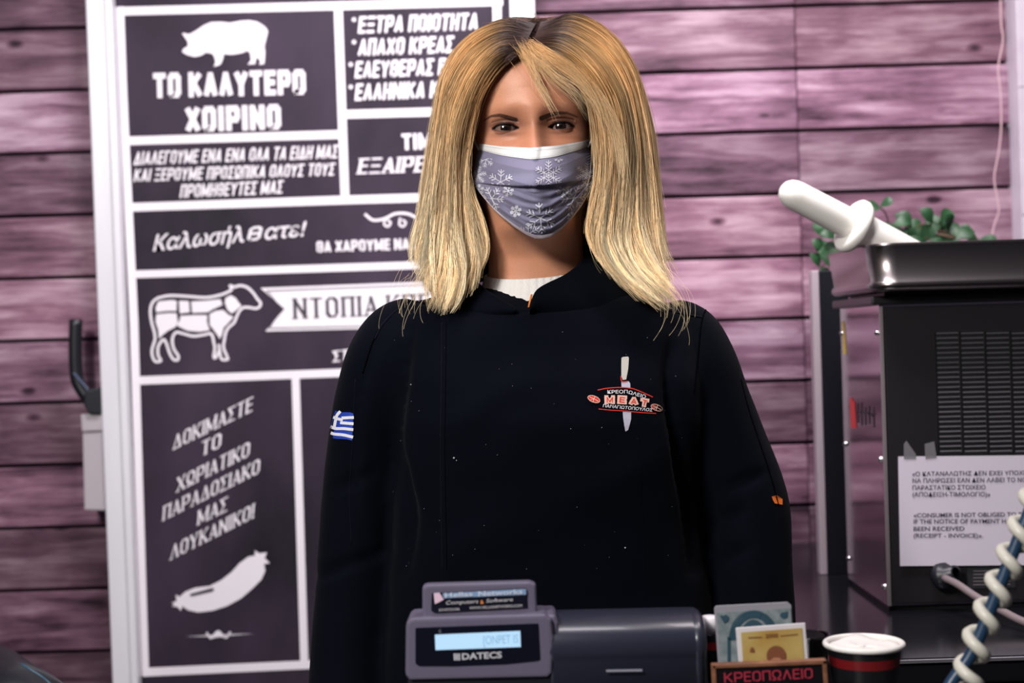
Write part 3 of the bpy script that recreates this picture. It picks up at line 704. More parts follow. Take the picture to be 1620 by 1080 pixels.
# eyes
for s in (-1, 1):
    c = Vector((HX + s * EX, BALL_Y, HZ + EZ)); bm = bmesh.new(); bmesh.ops.create_uvsphere(bm, u_segments=48, v_segments=48, radius=BR_)
    bmesh.ops.rotate(bm, verts=bm.verts, matrix=Matrix.Rotation(pi / 2, 3, 'X'))
    me = bpy.data.meshes.new('eyeball'); bm.to_mesh(me); bm.free()
    gx_ = Vector((-.03 * s - .0, -1, -.02)).normalized(); cc = []
    for v in me.vertices:
        d = v.co.normalized(); ang = math.acos(max(-1, min(1, d.dot(gx_)))) * BR_
        if ang < .0022: col = (.002, .002, .002)
        elif ang < .0056: k = (ang - .0022) / .0034; col = (.022 * (1 - .5 * k), .010 * (1 - .5 * k), .006 * (1 - .5 * k))
        elif ang < .0062: col = (.01, .006, .005)
        else: col = (.20, .13, .115)
        cc += [*col, 1]
    ca = me.color_attributes.new('tint', 'FLOAT_COLOR', 'POINT'); ca.data.foreach_set('color', cc)
    for v in me.vertices: v.co += c
    link('eyeball', me, attr_mat('eye', .08, .6, coat=.6), woman, True)
    # lashes
    vs_, fs_ = [], []
    for i in range(34):
        t = -1 + 2 * i / 33; u = t * .0128; zz = .0042 * max(0, 1 - abs(t) ** 2.1) ** .75 + .0006 * t
        x0_ = HX + s * (EX + u); y0_ = BALL_Y - math.sqrt(max(.0135 ** 2 - u * u - zz * zz, 0)) - .0002
        p0 = Vector((x0_, y0_, HZ + zz)); l = .0052 * (.6 + .4 * (t + 1) / 2)
        p1 = p0 + Vector((s * (.35 + t) * .0022, -l * .75, l * .25)); p2 = p0 + Vector((s * (.5 + t) * .0038, -l * 1.05, l * .75))
        n = len(vs_); w_ = .00034
        for q, ww in ((p0, w_), (p1, w_ * .8), (p2, w_ * .2)): vs_ += [q - Vector((ww, 0, 0)), q + Vector((ww, 0, 0))]
        fs_ += [(n, n + 1, n + 3, n + 2), (n + 2, n + 3, n + 5, n + 4)]
    mesh('eyelashes', vs_, fs_, mat('lash_black', (.006, .004, .004), .5), woman)
# earring on her left ear
q = P(949, 257, -.012)
bm = bmesh.new(); bmesh.ops.create_icosphere(bm, subdivisions=2, radius=.0016, matrix=Matrix.Translation(q)); bmobj('earring', bm, SCREW, woman, True)

# ---------------------------------------------------------------- jacket: torso and sleeves grown together
def torso():
    rows = [  # py, left px, right px, front y, back y, squareness
        (452, 786, 912, -.035, .075, 1.0), (458, 745, 950, -.045, .078, .95), (466, 700, 1010, -.055, .082, .9), (480, 655, 1060, -.070, .088, .85), (500, 622, 1092, -.086, .094, .8),
        (530, 606, 1108, -.100, .098, .8), (600, 612, 1108, -.122, .10, .8), (660, 618, 1104, -.132, .10, .8), (730, 622, 1100, -.130, .098, .8), (820, 622, 1106, -.118, .095, .8),
        (920, 612, 1120, -.112, .10, .8), (1020, 605, 1135, -.114, .105, .8), (1150, 600, 1150, -.118, .11, .8), (1300, 600, 1160, -.118, .115, .8)]
    n = 48; vs = []; fs = []
    for (y, l, r, f, bk, e_) in rows:
        a_ = P(l, y, 0); b_ = P(r, y, 0); cx = (a_.x + b_.x) / 2; hw = (b_.x - a_.x) / 2
        for k in range(n):
            q = 2 * pi * k / n; s_, c_ = sin(q), cos(q)
            x = cx + hw * math.copysign(abs(s_) ** e_, s_); yy = -c_; yy = math.copysign(abs(yy) ** e_, yy) * (-f if c_ > 0 else bk)
            vs.append(Vector((x, yy, a_.z * (1 - (x - a_.x) / (b_.x - a_.x)) + b_.z * (x - a_.x) / (b_.x - a_.x))))
    for i in range(len(rows) - 1):
        for k in range(n): fs.append((i * n + k, (i + 1) * n + k, (i + 1) * n + (k + 1) % n, i * n + (k + 1) % n))
    fs.append(tuple(range(n))); fs.append(tuple((len(rows) - 1) * n + k for k in range(n))[::-1]); return vs, fs
def sleeve(path):
    pts = crv([(*P(x, y, Y), r) for x, y, Y, r in path], 40); n = 28; vs = []; fs = []
    for i, p in enumerate(pts):
        t = Vector(pts[min(i + 1, 39)][:3] - pts[max(i - 1, 0)][:3]).normalized(); nx = t.cross(Vector((0, 1, 0))).normalized(); ny = nx.cross(t).normalized()
        for k in range(n):
            q = 2 * pi * k / n; vs.append(Vector(p[:3]) + nx * cos(q) * p[3] + ny * sin(q) * p[3] * 1.12)
    for i in range(39):
        for k in range(n): fs.append((i * n + k, (i + 1) * n + k, (i + 1) * n + (k + 1) % n, i * n + (k + 1) % n))
    fs.append(tuple(range(n))); fs.append(tuple(39 * n + k for k in range(n))[::-1]); return vs, fs
k_ = 1.6 / F
armL = [(672, 518, .0, .036), (642, 535, .0, .046), (616, 574, .0, .050), (596, 640, .004, .0500), (580, 720, .008, .0465), (567, 820, .005, .044), (556, 950, -.005, .042), (546, 1060, -.02, .040), (540, 1170, -.045, .037), (545, 1230, -.06, .034)]
armR = [(1050, 520, .0, .036), (1078, 534, .0, .043), (1100, 575, .0, .046), (1122, 640, .004, .0475), (1150, 720, .008, .0490), (1180, 800, .005, .0480), (1190, 900, -.005, .0450), (1198, 1000, -.015, .043), (1200, 1100, -.04, .039), (1196, 1200, -.06, .036)]
allv, allf = [], []
for vs_, fs_ in (torso(), sleeve(armL), sleeve(armR)):
    n = len(allv); allv += vs_; allf += [tuple(n + i for i in f) for f in fs_]
tmp = mesh('tmp', allv, allf)
bmx = bmesh.new(); bmx.from_mesh(tmp.data); bmesh.ops.recalc_face_normals(bmx, faces=bmx.faces); bmx.to_mesh(tmp.data); bmx.free()
rm = tmp.modifiers.new('r', 'REMESH'); rm.mode = 'VOXEL'; rm.voxel_size = .0048; rm.adaptivity = 0
s2 = tmp.modifiers.new('s', 'SMOOTH'); s2.factor = .6; s2.iterations = 9
dg = bpy.context.evaluated_depsgraph_get(); dg.update(); jm = bpy.data.meshes.new_from_object(tmp.evaluated_get(dg)); bpy.data.objects.remove(tmp)
nv = len(jm.vertices); co = np.empty(nv * 3); jm.vertices.foreach_get('co', co); co = co.reshape(-1, 3); no = np.empty(nv * 3); jm.vertices.foreach_get('normal', no); no = no.reshape(-1, 3)
D_ = co[:, 1] + 1.6; dx_ = co[:, 0] / D_; dzz = (co[:, 2] - 1.36) / D_; jx = 810 + F * (cr * dx_ - sr * dzz); jy = 540 - F * (sr * dx_ + cr * dzz)
def noise2(x, y, seed, octs=3):
    r_ = np.random.default_rng(seed); out = np.zeros_like(x); amp = 1.
    for o_ in range(octs):
        for _ in range(5):
            q = r_.uniform(0, 2 * pi); f_ = (2 ** o_) * r_.uniform(.7, 1.4); out += amp * np.sin((x * cos(q) + y * sin(q)) * f_ + r_.uniform(0, 6.3)) / 5
        amp *= .5
    return out
disp = np.zeros(nv)
def fold(pts, w, amp, sharp=1.):
    """a crease (amp<0) or ridge (amp>0) along photo-space points on the front of the cloth"""
    global disp
    c_ = crv(pts, 40); best = np.full(nv, 1e9); tt = np.zeros(nv)
    for i, (x, y) in enumerate(c_):
        d = np.hypot(jx - x, jy - y); u_ = d < best; best = np.where(u_, d, best); tt = np.where(u_, i / 39, tt)
    disp += 1.5 * amp * np.exp(-.5 * (best / w) ** 2) * np.sin(pi * np.clip(tt * .9 + .05, 0, 1)) ** .6 * (no[:, 1] < .15)
disp += .0016 * noise2(co[:, 0] * 22, co[:, 2] * 16, 3)
disp += .0007 * noise2(co[:, 0] * 70, co[:, 2] * 40, 5, 2)
fold([(648, 525), (636, 600), (626, 690), (636, 760), (648, 820), (640, 900)], 9, -.009)
fold([(640, 560), (633, 640), (640, 700), (655, 740), (652, 790)], 14, .003)
fold([(612, 512), (572, 600), (562, 700), (556, 800), (590, 900)], 8, -.003)
fold([(575, 620), (568, 720), (575, 800), (592, 850)], 12, .003)
fold([(1072, 520), (1062, 600), (1075, 700), (1092, 800), (1100, 900)], 9, -.009)
fold([(1100, 560), (1098, 640), (1120, 720), (1150, 790)], 13, .003)
fold([(700, 560), (790, 520), (900, 500)], 26, .003); fold([(705, 690), (760, 640), (840, 600)], 18, .0025)
fold([(710, 760), (800, 760), (900, 720)], 22, -.002); fold([(690, 900), (760, 850), (880, 830)], 24, .003)
fold([(1060, 700), (980, 760), (880, 790)], 22, .003); fold([(1060, 560), (1000, 540), (920, 545)], 22, -.002)
for i, (x, y) in enumerate([(1145, 820), (1180, 760), (1150, 880), (590, 880), (560, 760), (530, 900)]): fold([(x - 30, y + 12), (x, y), (x + 28, y - 12)], 7, -.003)
co = co + no * disp[:, None]; jm.vertices.foreach_set('co', co.ravel()); jm.update()
def cloth(name, col, rough=.8, spec=.22, sheen=.25, b=.25):
    return mat(name, col, rough, spec=spec, sheen=sheen, bump=(1500, b, U1))
NAVY = cloth('black_navy_twill', (.0016, .0025, .0056), sheen=.02, spec=.035); SEAM = cloth('seam_thread', (.0008, .001, .002), sheen=0., spec=.02); HIL = cloth('raised_twill_highlight', (.0040, .0050, .0105), sheen=.03, spec=.05)  # HIL: lighter twill, highlights of folds and raised edges put into the colour
jacket = link('chef_jacket', jm, NAVY, woman, True)
JB = BVHTree.FromPolygons([tuple(v) for v in co], [tuple(p.vertices) for p in jm.polygons])
def onj(x, y, off=.001, bv=None):
    d = (P(x, y, 0) - CAM).normalized(); h = (bv or JB).ray_cast(CAM, d)
    return (h[0] - d * off) if h[0] else None
# front flap
nu, nvv = 60, 120; vs_ = []; fs_ = []
for j in range(nvv):
    for i in range(nu):
        u = i / (nu - 1); v = j / (nvv - 1); yt = 500 - 10 * u - 16 * u * u; y = yt + (1260 - yt) * v; x = (695 - 3 * v + 4 * sin(v * 26) * .25) * (1 - u) + (1000 + 40 * v) * u
        e_ = min(1, i / 1.5) ; off = (.0030 * e_) * (1 - sm((u - .45) / .5)) + (.0008 * math.sin(y * .33) * math.exp(-i / 2.5) if 540 < y < 900 else 0) + .0003
        if i == 0: off = -.0015
        if j == 0: off = -.0015
        q = onj(x, y, off) or (vs_[-1] if vs_ else P(x, y, -.1)); vs_.append(q)
for j in range(nvv - 1):
    for i in range(nu - 1): n = j * nu + i; fs_.append((n, n + 1, n + nu + 1, n + nu))
mesh('front_flap', vs_, fs_, NAVY, woman, True)
FLB = BVHTree.FromPolygons([tuple(v) for v in vs_] + [tuple(v) for v in co], fs_ + [tuple(len(vs_) + i for i in p.vertices) for p in jm.polygons])
def seam(pts, r_=.0009, m=SEAM, off=.0002, n=50, nm='seam'):
    q = [onj(x, y, off, FLB) for x, y in crv(pts, n)]; q = [p for p in q if p]
    ok = [q[0]]
    for p in q[1:]:
        if (p - ok[-1]).length < .03: ok.append(p)
    tube(nm, ok, r_, m, woman, 6)
seam([(574, 590), (590, 540), (606, 512), (645, 478), (692, 486)]); seam([(593, 536), (608, 510), (644, 481), (690, 489)], .0013, HIL)
seam([(1128, 478), (1112, 500), (1104, 560), (1098, 620)]); seam([(1010, 470), (1060, 492), (1110, 502)], .0011, HIL)
seam([(699, 510), (698, 620), (697, 720), (700, 900)], .0005, HIL); seam([(706, 510), (705, 620), (704, 720), (707, 900)], .0004)
seam([(562, 600), (558, 700), (553, 780), (556, 860)], .0005, HIL)  # highlight along the sleeve fold, drawn as a lighter tube
seam([(1172, 600), (1185, 650), (1215, 740), (1232, 800)], .0008)
# standing collar: two wings round the neck
def wing(top, base, name, th_=.0022):
    n, m = 40, 10; T_ = crv(top, n); B_ = crv(base, n); vs_ = []; fs_ = []
    for j in range(m):
        v = j / (m - 1)
        for i in range(n):
            a_ = P(*T_[i]); b_ = P(B_[i][0], B_[i][1], B_[i][2] + .016); p = a_.lerp(b_, v); p.y -= .006 * sin(pi * v); vs_.append(p)
    for j in range(m - 1):
        for i in range(n - 1): k = j * n + i; fs_.append((k, k + 1, k + n + 1, k + n))
    o = mesh(name, vs_, fs_, NAVY, woman, True); sd = o.modifiers.new('s', 'SOLIDIFY'); sd.thickness = th_; sd.offset = 0; ss = o.modifiers.new('b', 'SUBSURF'); ss.levels = ss.render_levels = 1
    return o
wing([(845, 398, .085), (790, 405, .075), (758, 420, .045), (750, 436, .005), (758, 447, -.035), (772, 459, -.062), (793, 473, -.080), (816, 488, -.093)],
     [(845, 440, .095), (760, 446, .085), (705, 462, .055), (685, 480, .0), (690, 492, -.055), (720, 500, -.083), (765, 503, -.097), (817, 497, -.103)], 'collar')
wing([(845, 398, .085), (895, 390, .080), (935, 388, .060), (946, 392, .02), (932, 398, -.018), (915, 417, -.045), (893, 434, -.064), (866, 447, -.080), (850, 457, -.088), (843, 468, -.093), (838, 486, -.0985)],
     [(845, 440, .095), (910, 440, .085), (985, 448, .060), (1025, 465, .02), (1010, 480, -.035), (975, 492, -.075), (930, 497, -.092), (890, 497, -.099), (865, 496, -.102), (850, 496, -.104), (837, 496, -.106)], 'collar')
# orange lining edge and the white sweater
tube('orange_lining', [P(x, y, Y) for x, y, Y in ((841, 466, -.090), (839, 474, -.093), (836.5, 486, -.0965))], .0011, mat('orange_lining', (.80, .22, .03), .6), woman, 8)
n = 260; rows = [(434, .0560, .050, .062), (434.5, .0575, .0525, .064), (437, .0585, .054, .066), (450, .0615, .060, .070), (465, .068, .068, .075), (480, .078, .078, .08), (500, .085, .086, .085), (530, .09, .09, .085)]
vs_ = []; fs_ = []
cxn = P(850, 440, 0).x
rt = crv(rows, 40)
for i_, (y, a_, f_, b_) in enumerate(rt):
    z = P(850, y, -.05).z
    for k in range(n):
        q = 2 * pi * k / n; rib = .0011 * abs(sin(q * 46 / 2)) ** .7 * (1 if i_ > 3 else .5) + .0003 * math.sin(i_ * 2.1 + k)
        zt2 = z + (.010 * (1 + cos(q)) * 0) - .004 * (cos(q)) + .012 * (1 - cos(q)) / 2 + .003 * sin(q)
        vs_.append((cxn + (a_ + rib) * sin(q), -(f_ + rib) * cos(q) if cos(q) > 0 else -(b_ + rib) * cos(q), zt2))
for i in range(39):
    for k in range(n): fs_.append((i * n + k, i * n + (k + 1) % n, (i + 1) * n + (k + 1) % n, (i + 1) * n + k))
mesh('sweater', vs_, fs_, mat('white_knit', (.78, .76, .72), .9, sheen=.5, bump=(500, .6, U1)), woman, True)

# ---- embroidery, laid on the cloth along the viewing lines
def z6(pts): return [(900 + x / 6.75, 540 + y / 6.75) for x, y in pts]
def emb(name, fn, m, off=.0006):
    a = Art(); fn(a); o = a.wrap(name, FLB, off, m, woman); return o
RED = mat('red_thread', (.70, .035, .02), .6); WHT = mat('white_thread', (.78, .76, .80), .6); IVO = mat('ivory_thread', (.50, .47, .42), .7); LIL = mat('lilac_thread', (.52, .50, .60), .7); PINK = mat('pink_thread', (.85, .52, .42), .6)
def sub(a):   # split long strokes so they follow the cloth
    return a
emb('knife_handle_embroidery', lambda a: [a.poly(z6(p)) for p in ([(562, 175), (575, 165), (630, 160), (640, 172), (638, 230), (560, 230)], [(560, 230), (638, 230), (632, 300), (560, 300)], [(560, 300), (632, 300), (622, 350), (612, 405), (575, 410), (560, 370)])], IVO)
emb('knife_blade_embroidery', lambda a: [a.poly(z6(p)) for p in ([(560, 432), (640, 425), (655, 450), (656, 492), (562, 492)], [(575, 750), (665, 755), (664, 830), (580, 820)], [(580, 820), (664, 830), (648, 890), (632, 945), (604, 962), (592, 900)])], LIL)
emb('red_line_embroidery', lambda a: (a.smooth(z6([(310, 518), (400, 500), (500, 492), (600, 492), (690, 505), (790, 545), (895, 592)]), 1.5, 16), a.smooth(z6([(320, 720), (450, 733), (600, 742), (760, 757), (930, 768)]), 1.3, 16), a.smooth(z6([(556, 370), (560, 420), (590, 430), (625, 425)]), 1.3, 8)), RED, .0010)
emb('steak_embroidery', lambda a: [a.poly([(x + rx * cos(q) + .0 , y + ry * sin(q) + .28 * rx * cos(q)) for q in np.linspace(0, 2 * pi, 18)[:-1]]) for x, y, rx, ry in ((939.5, 631, 10, 5.6), (1039, 644.5, 9.4, 5.2))], RED, .0008)
def stk(a):
    for x, y, s in ((939.5, 631, 1.), (1039, 644.5, .95)):
        pts = [(x + 9.6 * s * cos(q), y + 5.2 * s * sin(q) + 2.6 * s * cos(q)) for q in np.linspace(0, 2 * pi, 15)]
        a.stroke(pts, .9); a.stroke([(x - 7 * s, y - 3.5 * s), (x + 1 * s, y), (x + 7 * s, y + 3.5 * s)], 1.); a.stroke([(x + 2, y - 4 * s), (x, y), (x - 1, y + 4.5 * s)], 1.); a.stroke([(x - 5 * s, y + 1), (x, y)], .9)
emb('steak_outline_embroidery', stk, PINK, .0013)
def mword(txt, A, B, cap, m, nm, off=.0014, bold=.02, **k): emb(nm, lambda a: typed(a, txt, A, B, cap, bold=bold, **k), m, off)
mword('ΚΡΕΟΠ', z6([(412, 555)])[0], z6([(628, 553)])[0], 5.4, WHT, 'lettering_embroidery', bold=.012); mword('ΩΛΕΙΟ', z6([(634, 556)])[0], z6([(816, 608)])[0], 5.4, WHT, 'lettering_embroidery', bold=.012)
for c_, xa, ya, xb, yb in (('Μ', 380, 668, 492, 668), ('Ε', 514, 666, 618, 672), ('Α', 638, 680, 742, 686), ('Τ', 752, 692, 848, 706)):
    emb('large_letter_embroidery', lambda a: caps(a, c_, z6([(xa, ya)])[0], z6([(xb, yb)])[0], 14, sw=.42, gw=.5), PINK, .0012)
    emb('large_letter_core', lambda a: caps(a, c_, z6([(xa + 24, ya - 18)])[0], z6([(xb - 24, yb - 18)])[0], 8.6, sw=.16, gw=.8), RED, .0017)
mword('ΠΑΝΑΓΙΩΤΟΠΟΥΛΟΣ', z6([(362, 700)])[0], z6([(890, 748)])[0], 4.9, WHT, 'lettering_embroidery', lean=.15, bold=.01)
# flag on the sleeve
def zf_(pts): return [(500 + x / 7.714, 600 + y / 7.714) for x, y in pts]
BLU = mat('flag_blue', (.012, .05, .42), .6); FW = mat('flag_white', (.82, .82, .88), .6)
def flagb(a):
    L_ = [(236, 380), (205, 470), (180, 570), (152, 640), (146, 700)]; R_ = [(456, 418), (452, 500), (448, 580), (444, 660), (440, 748)]
    for i in range(4):
        for j in range(5):
            f0, f1 = j / 5, (j + 1) / 5; q = lambda s_, f_: (L_[s_][0] * (1 - f_) + R_[s_][0] * f_, L_[s_][1] * (1 - f_) + R_[s_][1] * f_ + 8 * sin(f_ * 6))
            a.poly(zf_([q(i, f0), q(i, f1), q(i + 1, f1), q(i + 1, f0)]))
fp = emb('flag_patch', flagb, BLU, .0008)
bmx = bmesh.new(); bmx.from_mesh(fp.data); bmesh.ops.remove_doubles(bmx, verts=bmx.verts, dist=.0013); bmx.to_mesh(fp.data); bmx.free()
def flagw(a):
    w_ = 4.6
    for p in P_:
        a.smooth(zf_(p), w_, 12)
for P_ in ([[(320, 470), (452, 464)]], [[(302, 528), (448, 540)]], [[(185, 580), (240, 598), (340, 600), (445, 612)]], [[(155, 640), (220, 665), (330, 676), (442, 702)]], [[(290, 395), (250, 450), (222, 580)]], [[(218, 462), (265, 480), (318, 492)]]): emb('flag_stripe', flagw, FW, .0016)
def _old(a, w_):
    for p in ([(320, 470), (452, 464)], [(302, 528), (448, 540)], [(185, 580), (240, 598), (340, 600), (445, 612)], [(155, 640), (220, 665), (330, 676), (442, 702)]):
        a.smooth(zf_(p), w_, 12)
    a.smooth(zf_([(290, 395), (250, 450), (222, 580)]), w_, 8); a.smooth(zf_([(218, 462), (265, 480), (318, 492)]), w_, 8)

emb('orange_tag', lambda a: (a.poly([(1221, 785), (1229, 783), (1238, 789), (1238, 798), (1226, 796), (1223, 791)])), mat('orange_tag', (.95, .20, .03), .55), .0012)
SPK = mat('lint', (.5, .5, .55), .8)
rs = random.Random(5)
def lint(a):
    for x, y, r_ in [(718, 724, 1.6), (722, 728, .9), (989, 866, 1.5), (650, 608, 1.), (903, 678, .7), (952, 676, .7)]: a.poly([(x + r_, y), (x, y + r_), (x - r_, y), (x, y - r_)])
    for _ in range(46):
        x = rs.uniform(620, 1090); y = rs.uniform(520, 900); r_ = rs.uniform(.25, .55); a.poly([(x + r_, y), (x, y + r_), (x - r_, y), (x, y - r_)])
o = emb('lint_specks', lint, SPK, .0018); o['kind'] = 'stuff'

# ---- trousers, shoes and hands (mostly hidden behind the counter)
BLK = cloth('black_trousers', (.006, .006, .009)); zw = P(870, 1290, 0).z
for s in (-1, 1):
    cx = .05 + s * .085
    pts = [(cx - s * .01, .0, zw + .06), (cx, .0, zw - .08), (cx + s * .01, .0, .48), (cx + s * .012, .01, .28), (cx + s * .012, .012, .05)]
    q = crv(pts, 24); tube('trouser_leg', [Vector(p) for p in q], list(np.interp(np.linspace(0, 1, 24), [0, .15, .5, 1], [.088, .092, .066, .055])), BLK, woman, 24)
    bm = bmesh.new(); bmesh.ops.create_uvsphere(bm, u_segments=24, v_segments=16, radius=1)
    for v in bm.verts:
        x, y, z = v.co; v.co = Vector((cx + s * .012 + x * (.046 + .006 * (-y)), -.045 + y * .135, .042 + max(z, -.95) * (.040 + .012 * max(y, 0)) + .000))
    bmobj('shoe', bm, BLACK_PL, woman, True)
me = bpy.data.materials.new; HSK = mat('hand_skin', (.56, .285, .175), .5, sss=.2)
def hand(wr, s):
    wr = Vector(wr); edges = []; V = [wr + Vector((0, .01, .05)), wr, wr + Vector((0, -.012, -.045)), wr + Vector((0, -.02, -.085))]; R = [.026, .024, .030, .030]; edges = [(0, 1), (1, 2), (2, 3)]
    for i, (dx, l) in enumerate(((-.027, .070), (-.009, .080), (.009, .074), (.026, .058))):
        b = wr + Vector((dx * s * .25, -.022 + dx, -.085)); k = len(V)
        V += [b, b + Vector((.004 * -s, -.004, -l * .42)), b + Vector((.014 * -s, -.006, -l * .72)), b + Vector((.028 * -s, -.006, -l * .92))]; R += [.011, .0095, .0085, .0075]
        edges += [(3, k), (k, k + 1), (k + 1, k + 2), (k + 2, k + 3)]
    k = len(V); V += [wr + Vector((-s * .005, -.04, -.04)), wr + Vector((-s * .014, -.060, -.068)), wr + Vector((-s * .018, -.066, -.095))]; R += [.013, .011, .009]; edges += [(1, k), (k, k + 1), (k + 1, k + 2)]
    me = bpy.data.meshes.new('hand'); me.from_pydata([tuple(v) for v in V], edges, []); o = link('hand', me, HSK, woman)
    sk = o.modifiers.new('k', 'SKIN'); sk.use_smooth_shade = True
    for i, r_ in enumerate(R): me.skin_vertices[0].data[i].radius = (r_, r_ * (.55 if i in (2, 3) else 1))
    me.skin_vertices[0].data[0].use_root = True
    ss = o.modifiers.new('s', 'SUBSURF'); ss.levels = ss.render_levels = 2
    dg = bpy.context.evaluated_depsgraph_get(); dg.update(); m2 = bpy.data.meshes.new_from_object(o.evaluated_get(dg)); o.modifiers.clear(); o.data = m2
hand(P(545, 1225, -.06), -1); hand(P(1196, 1195, -.06), 1)

# ---------------------------------------------------------------- face mask
NU, NV = 150, 150
BB = BVHTree.FromPolygons(body.data.vertices and [tuple(v.co) for v in body.data.vertices], [tuple(p.vertices) for p in body.data.polygons])
def mask_pt(u, v):
    xl_ = np.interp(v, [0, .35, .7, .85, 1], [757, 752, 748, 748, 752]); xr_ = np.interp(v, [0, .35, .7, .85, 1], [930, 937, 942, 943, 940])
    x = xl_ + (xr_ - xl_) * (u + 1) / 2
    yt = np.interp(x, [757, 795, 838, 880, 930], [227, 231.5, 233.5, 230, 222])
    yb = np.interp(u, [-1, -.96, -.85, -.7, -.55, -.35, -.15, 0, .12, .28, .45, .62, .78, .9, 1], [297, 301, 314, 331, 344, 359, 371, 377, 377.5, 374.5, 363, 346, 327, 308, 293])
    y = yt + (yb - yt) * v
    Yc = np.interp(v, [0, .06, .25, .42, .5, .7, .9, 1], [-.104, -.109, -.119, -.121, -.118, -.113, -.104, -.096])
    au = abs(u); side = np.interp(v, [0, .5, 1], [-.036, -.040, -.048])
    Y = side + (Yc - side) * (1 - au ** 1.95) ** .9
    return x, y, Y
rngm = np.random.default_rng(11)
vs_ = []; fs_ = []
for j in range(NV):
    for i in range(NU):
        u = -1 + 2 * i / (NU - 1); v = j / (NV - 1); x, y, Y = mask_pt(u, v)
        w = 1 - abs(u) ** 6
        # first pleat: upper panel hangs over the lower one
        yt_ = mask_pt(u, 0)[1]; yb_ = mask_pt(u, 1)[1]; vp = (294 - 9 * u * u - 3 * u - yt_) / (yb_ - yt_)
        Y += -.0030 * w * sm((v - vp + .16) / .15) * (v < vp) + .0030 * w * (1 - sm((v - vp) / .10)) * (v >= vp)
        for (c0, bend, dep, wid, uc, us) in ((.56, .06, .0016, .020, -.1, .45), (.635, -.07, .0020, .022, .05, .4), (.70, .05, .0014, .018, .25, .4), (.78, -.04, .0016, .022, -.1, .6), (.86, .03, .0012, .018, .1, .5)):
            cc_ = c0 + bend * u; Y += dep * math.exp(-.5 * ((v - cc_) / wid) ** 2) * math.exp(-.5 * ((u - uc) / us) ** 2) - dep * .8 * math.exp(-.5 * ((v - cc_ - .035) / wid) ** 2) * math.exp(-.5 * ((u - uc) / us) ** 2)
        if v > vp: # crumple
            k = .0010 * min(1, (v - vp) * 12) * w; Y += k * (sin(u * 11 + v * 30) * sin(v * 37 - u * 6) + .6 * sin(u * 23 - v * 18))
        else: Y += .0004 * sin(u * 9 + v * 14) * w
        if abs(u) > .9: Y += .0007 * sin(v * 130) * (abs(u) - .9) * 10 * (v > .25)
        Y -= .0012 * math.exp(-(u / .09) ** 2) * (v < .5)      # pinched centre line
        h_ = BB.ray_cast(CAM, (P(x, y, 0) - CAM).normalized())[0]
        if h_ is not None: Y = min(Y, h_.y - .0016 - .003 * (1 - abs(u)))
        vs_.append(P(x, y, Y))
for j in range(NV - 1):
    for i in range(NU - 1): n = j * NU + i; fs_.append((n, n + 1, n + NU + 1, n + NU))
MASKM = mat('lavender_grey_mask', (.20, .19, .285), .75, sheen=.1, bump=(700, .15, U1))
mask_b = mesh('face_mask', vs_, fs_, MASKM, woman, True); MK = mask_b
sd = MK.modifiers.new('s', 'SOLIDIFY'); sd.thickness = .0008; sd.offset = 1
MB_ = BVHTree.FromPolygons([tuple(v) for v in vs_], fs_)
# white band along the top, pale binding along the bottom, side binding
def strip(name, v0, v1, off, m, us=(-1, 1), n=110):
    q_, f_ = [], []
    for j in range(5):
        for i in range(n):
            u = us[0] + (us[1] - us[0]) * i / (n - 1); v = v0 + (v1 - v0) * j / 4; x, y, Y = mask_pt(u, v)
            h = MB_.ray_cast(CAM, (P(x, y + (.5 if j == 0 and v0 == 0 else 0), 0) - CAM).normalized()); d = (P(x, y, 0) - CAM).normalized()
            p = (h[0] if h[0] else P(x, y, Y)) - d * (off + .0005 * sin(pi * j / 4)); q_.append(p)
    for j in range(4):
        for i in range(n - 1): k = j * n + i; f_.append((k, k + 1, k + n + 1, k + n))
    return mesh(name, q_, f_, m, woman, True)
BAND = mat('mask_white', (.74, .74, .72), .7, bump=(600, .1, U1))
strip('mask_band', .002, .128, .0007, BAND)
strip('mask_binding', .962, .999, .0006, mat('mask_pale_pink', (.58, .50, .54), .7), (-.93, .93))
a = Art()
for vv in (.034, .112):
    for i in range(74):
        u = -.96 + 1.92 * i / 73; x, y, _ = mask_pt(u, vv); a.stroke([(x - .55, y), (x + .45, y)], .6)
a.wrap('mask_stitching', MB_, .0016, mat('stitch_grey', (.30, .28, .30), .7), woman)['kind'] = 'stuff'
# snowflake print
def flake(a, x, y, r, kind=0, rot=0., w=1.25, y_min=-1e9, y_max=1e9):
    segs = []
    for k in range(6):
        q = rot + k * pi / 3 - pi / 2; d = (cos(q), sin(q)); segs.append(((0, 0), (d[0] * r, d[1] * r)))
        for f, l in (((.45, .34), (.72, .30)) if kind == 0 else ((.35, .25), (.55, .30), (.78, .22))):
            for s in (-1, 1):
                q2 = q + s * radians(48); segs.append(((d[0] * r * f, d[1] * r * f), (d[0] * r * f + cos(q2) * r * l, d[1] * r * f + sin(q2) * r * l)))
        if kind == 1:
            q3 = q + pi / 3; segs.append(((d[0] * r * .36, d[1] * r * .36), (cos(q3) * r * .36, sin(q3) * r * .36)))
            segs.append(((d[0] * r * .2, d[1] * r * .2), (cos(q3) * r * .2, sin(q3) * r * .2)))
    for (p0, p1) in segs:
        n = 3
        for i in range(n):
            a0 = (x + p0[0] + (p1[0] - p0[0]) * i / n, y + p0[1] + (p1[1] - p0[1]) * i / n); a1 = (x + p0[0] + (p1[0] - p0[0]) * (i + 1) / n, y + p0[1] + (p1[1] - p0[1]) * (i + 1) / n)
            m_ = (a0[1] + a1[1]) / 2
            if y_min < m_ < y_max: a.stroke([a0, a1], w * .85)
FLK = mat('snowflake_print', (.66, .66, .74), .7)
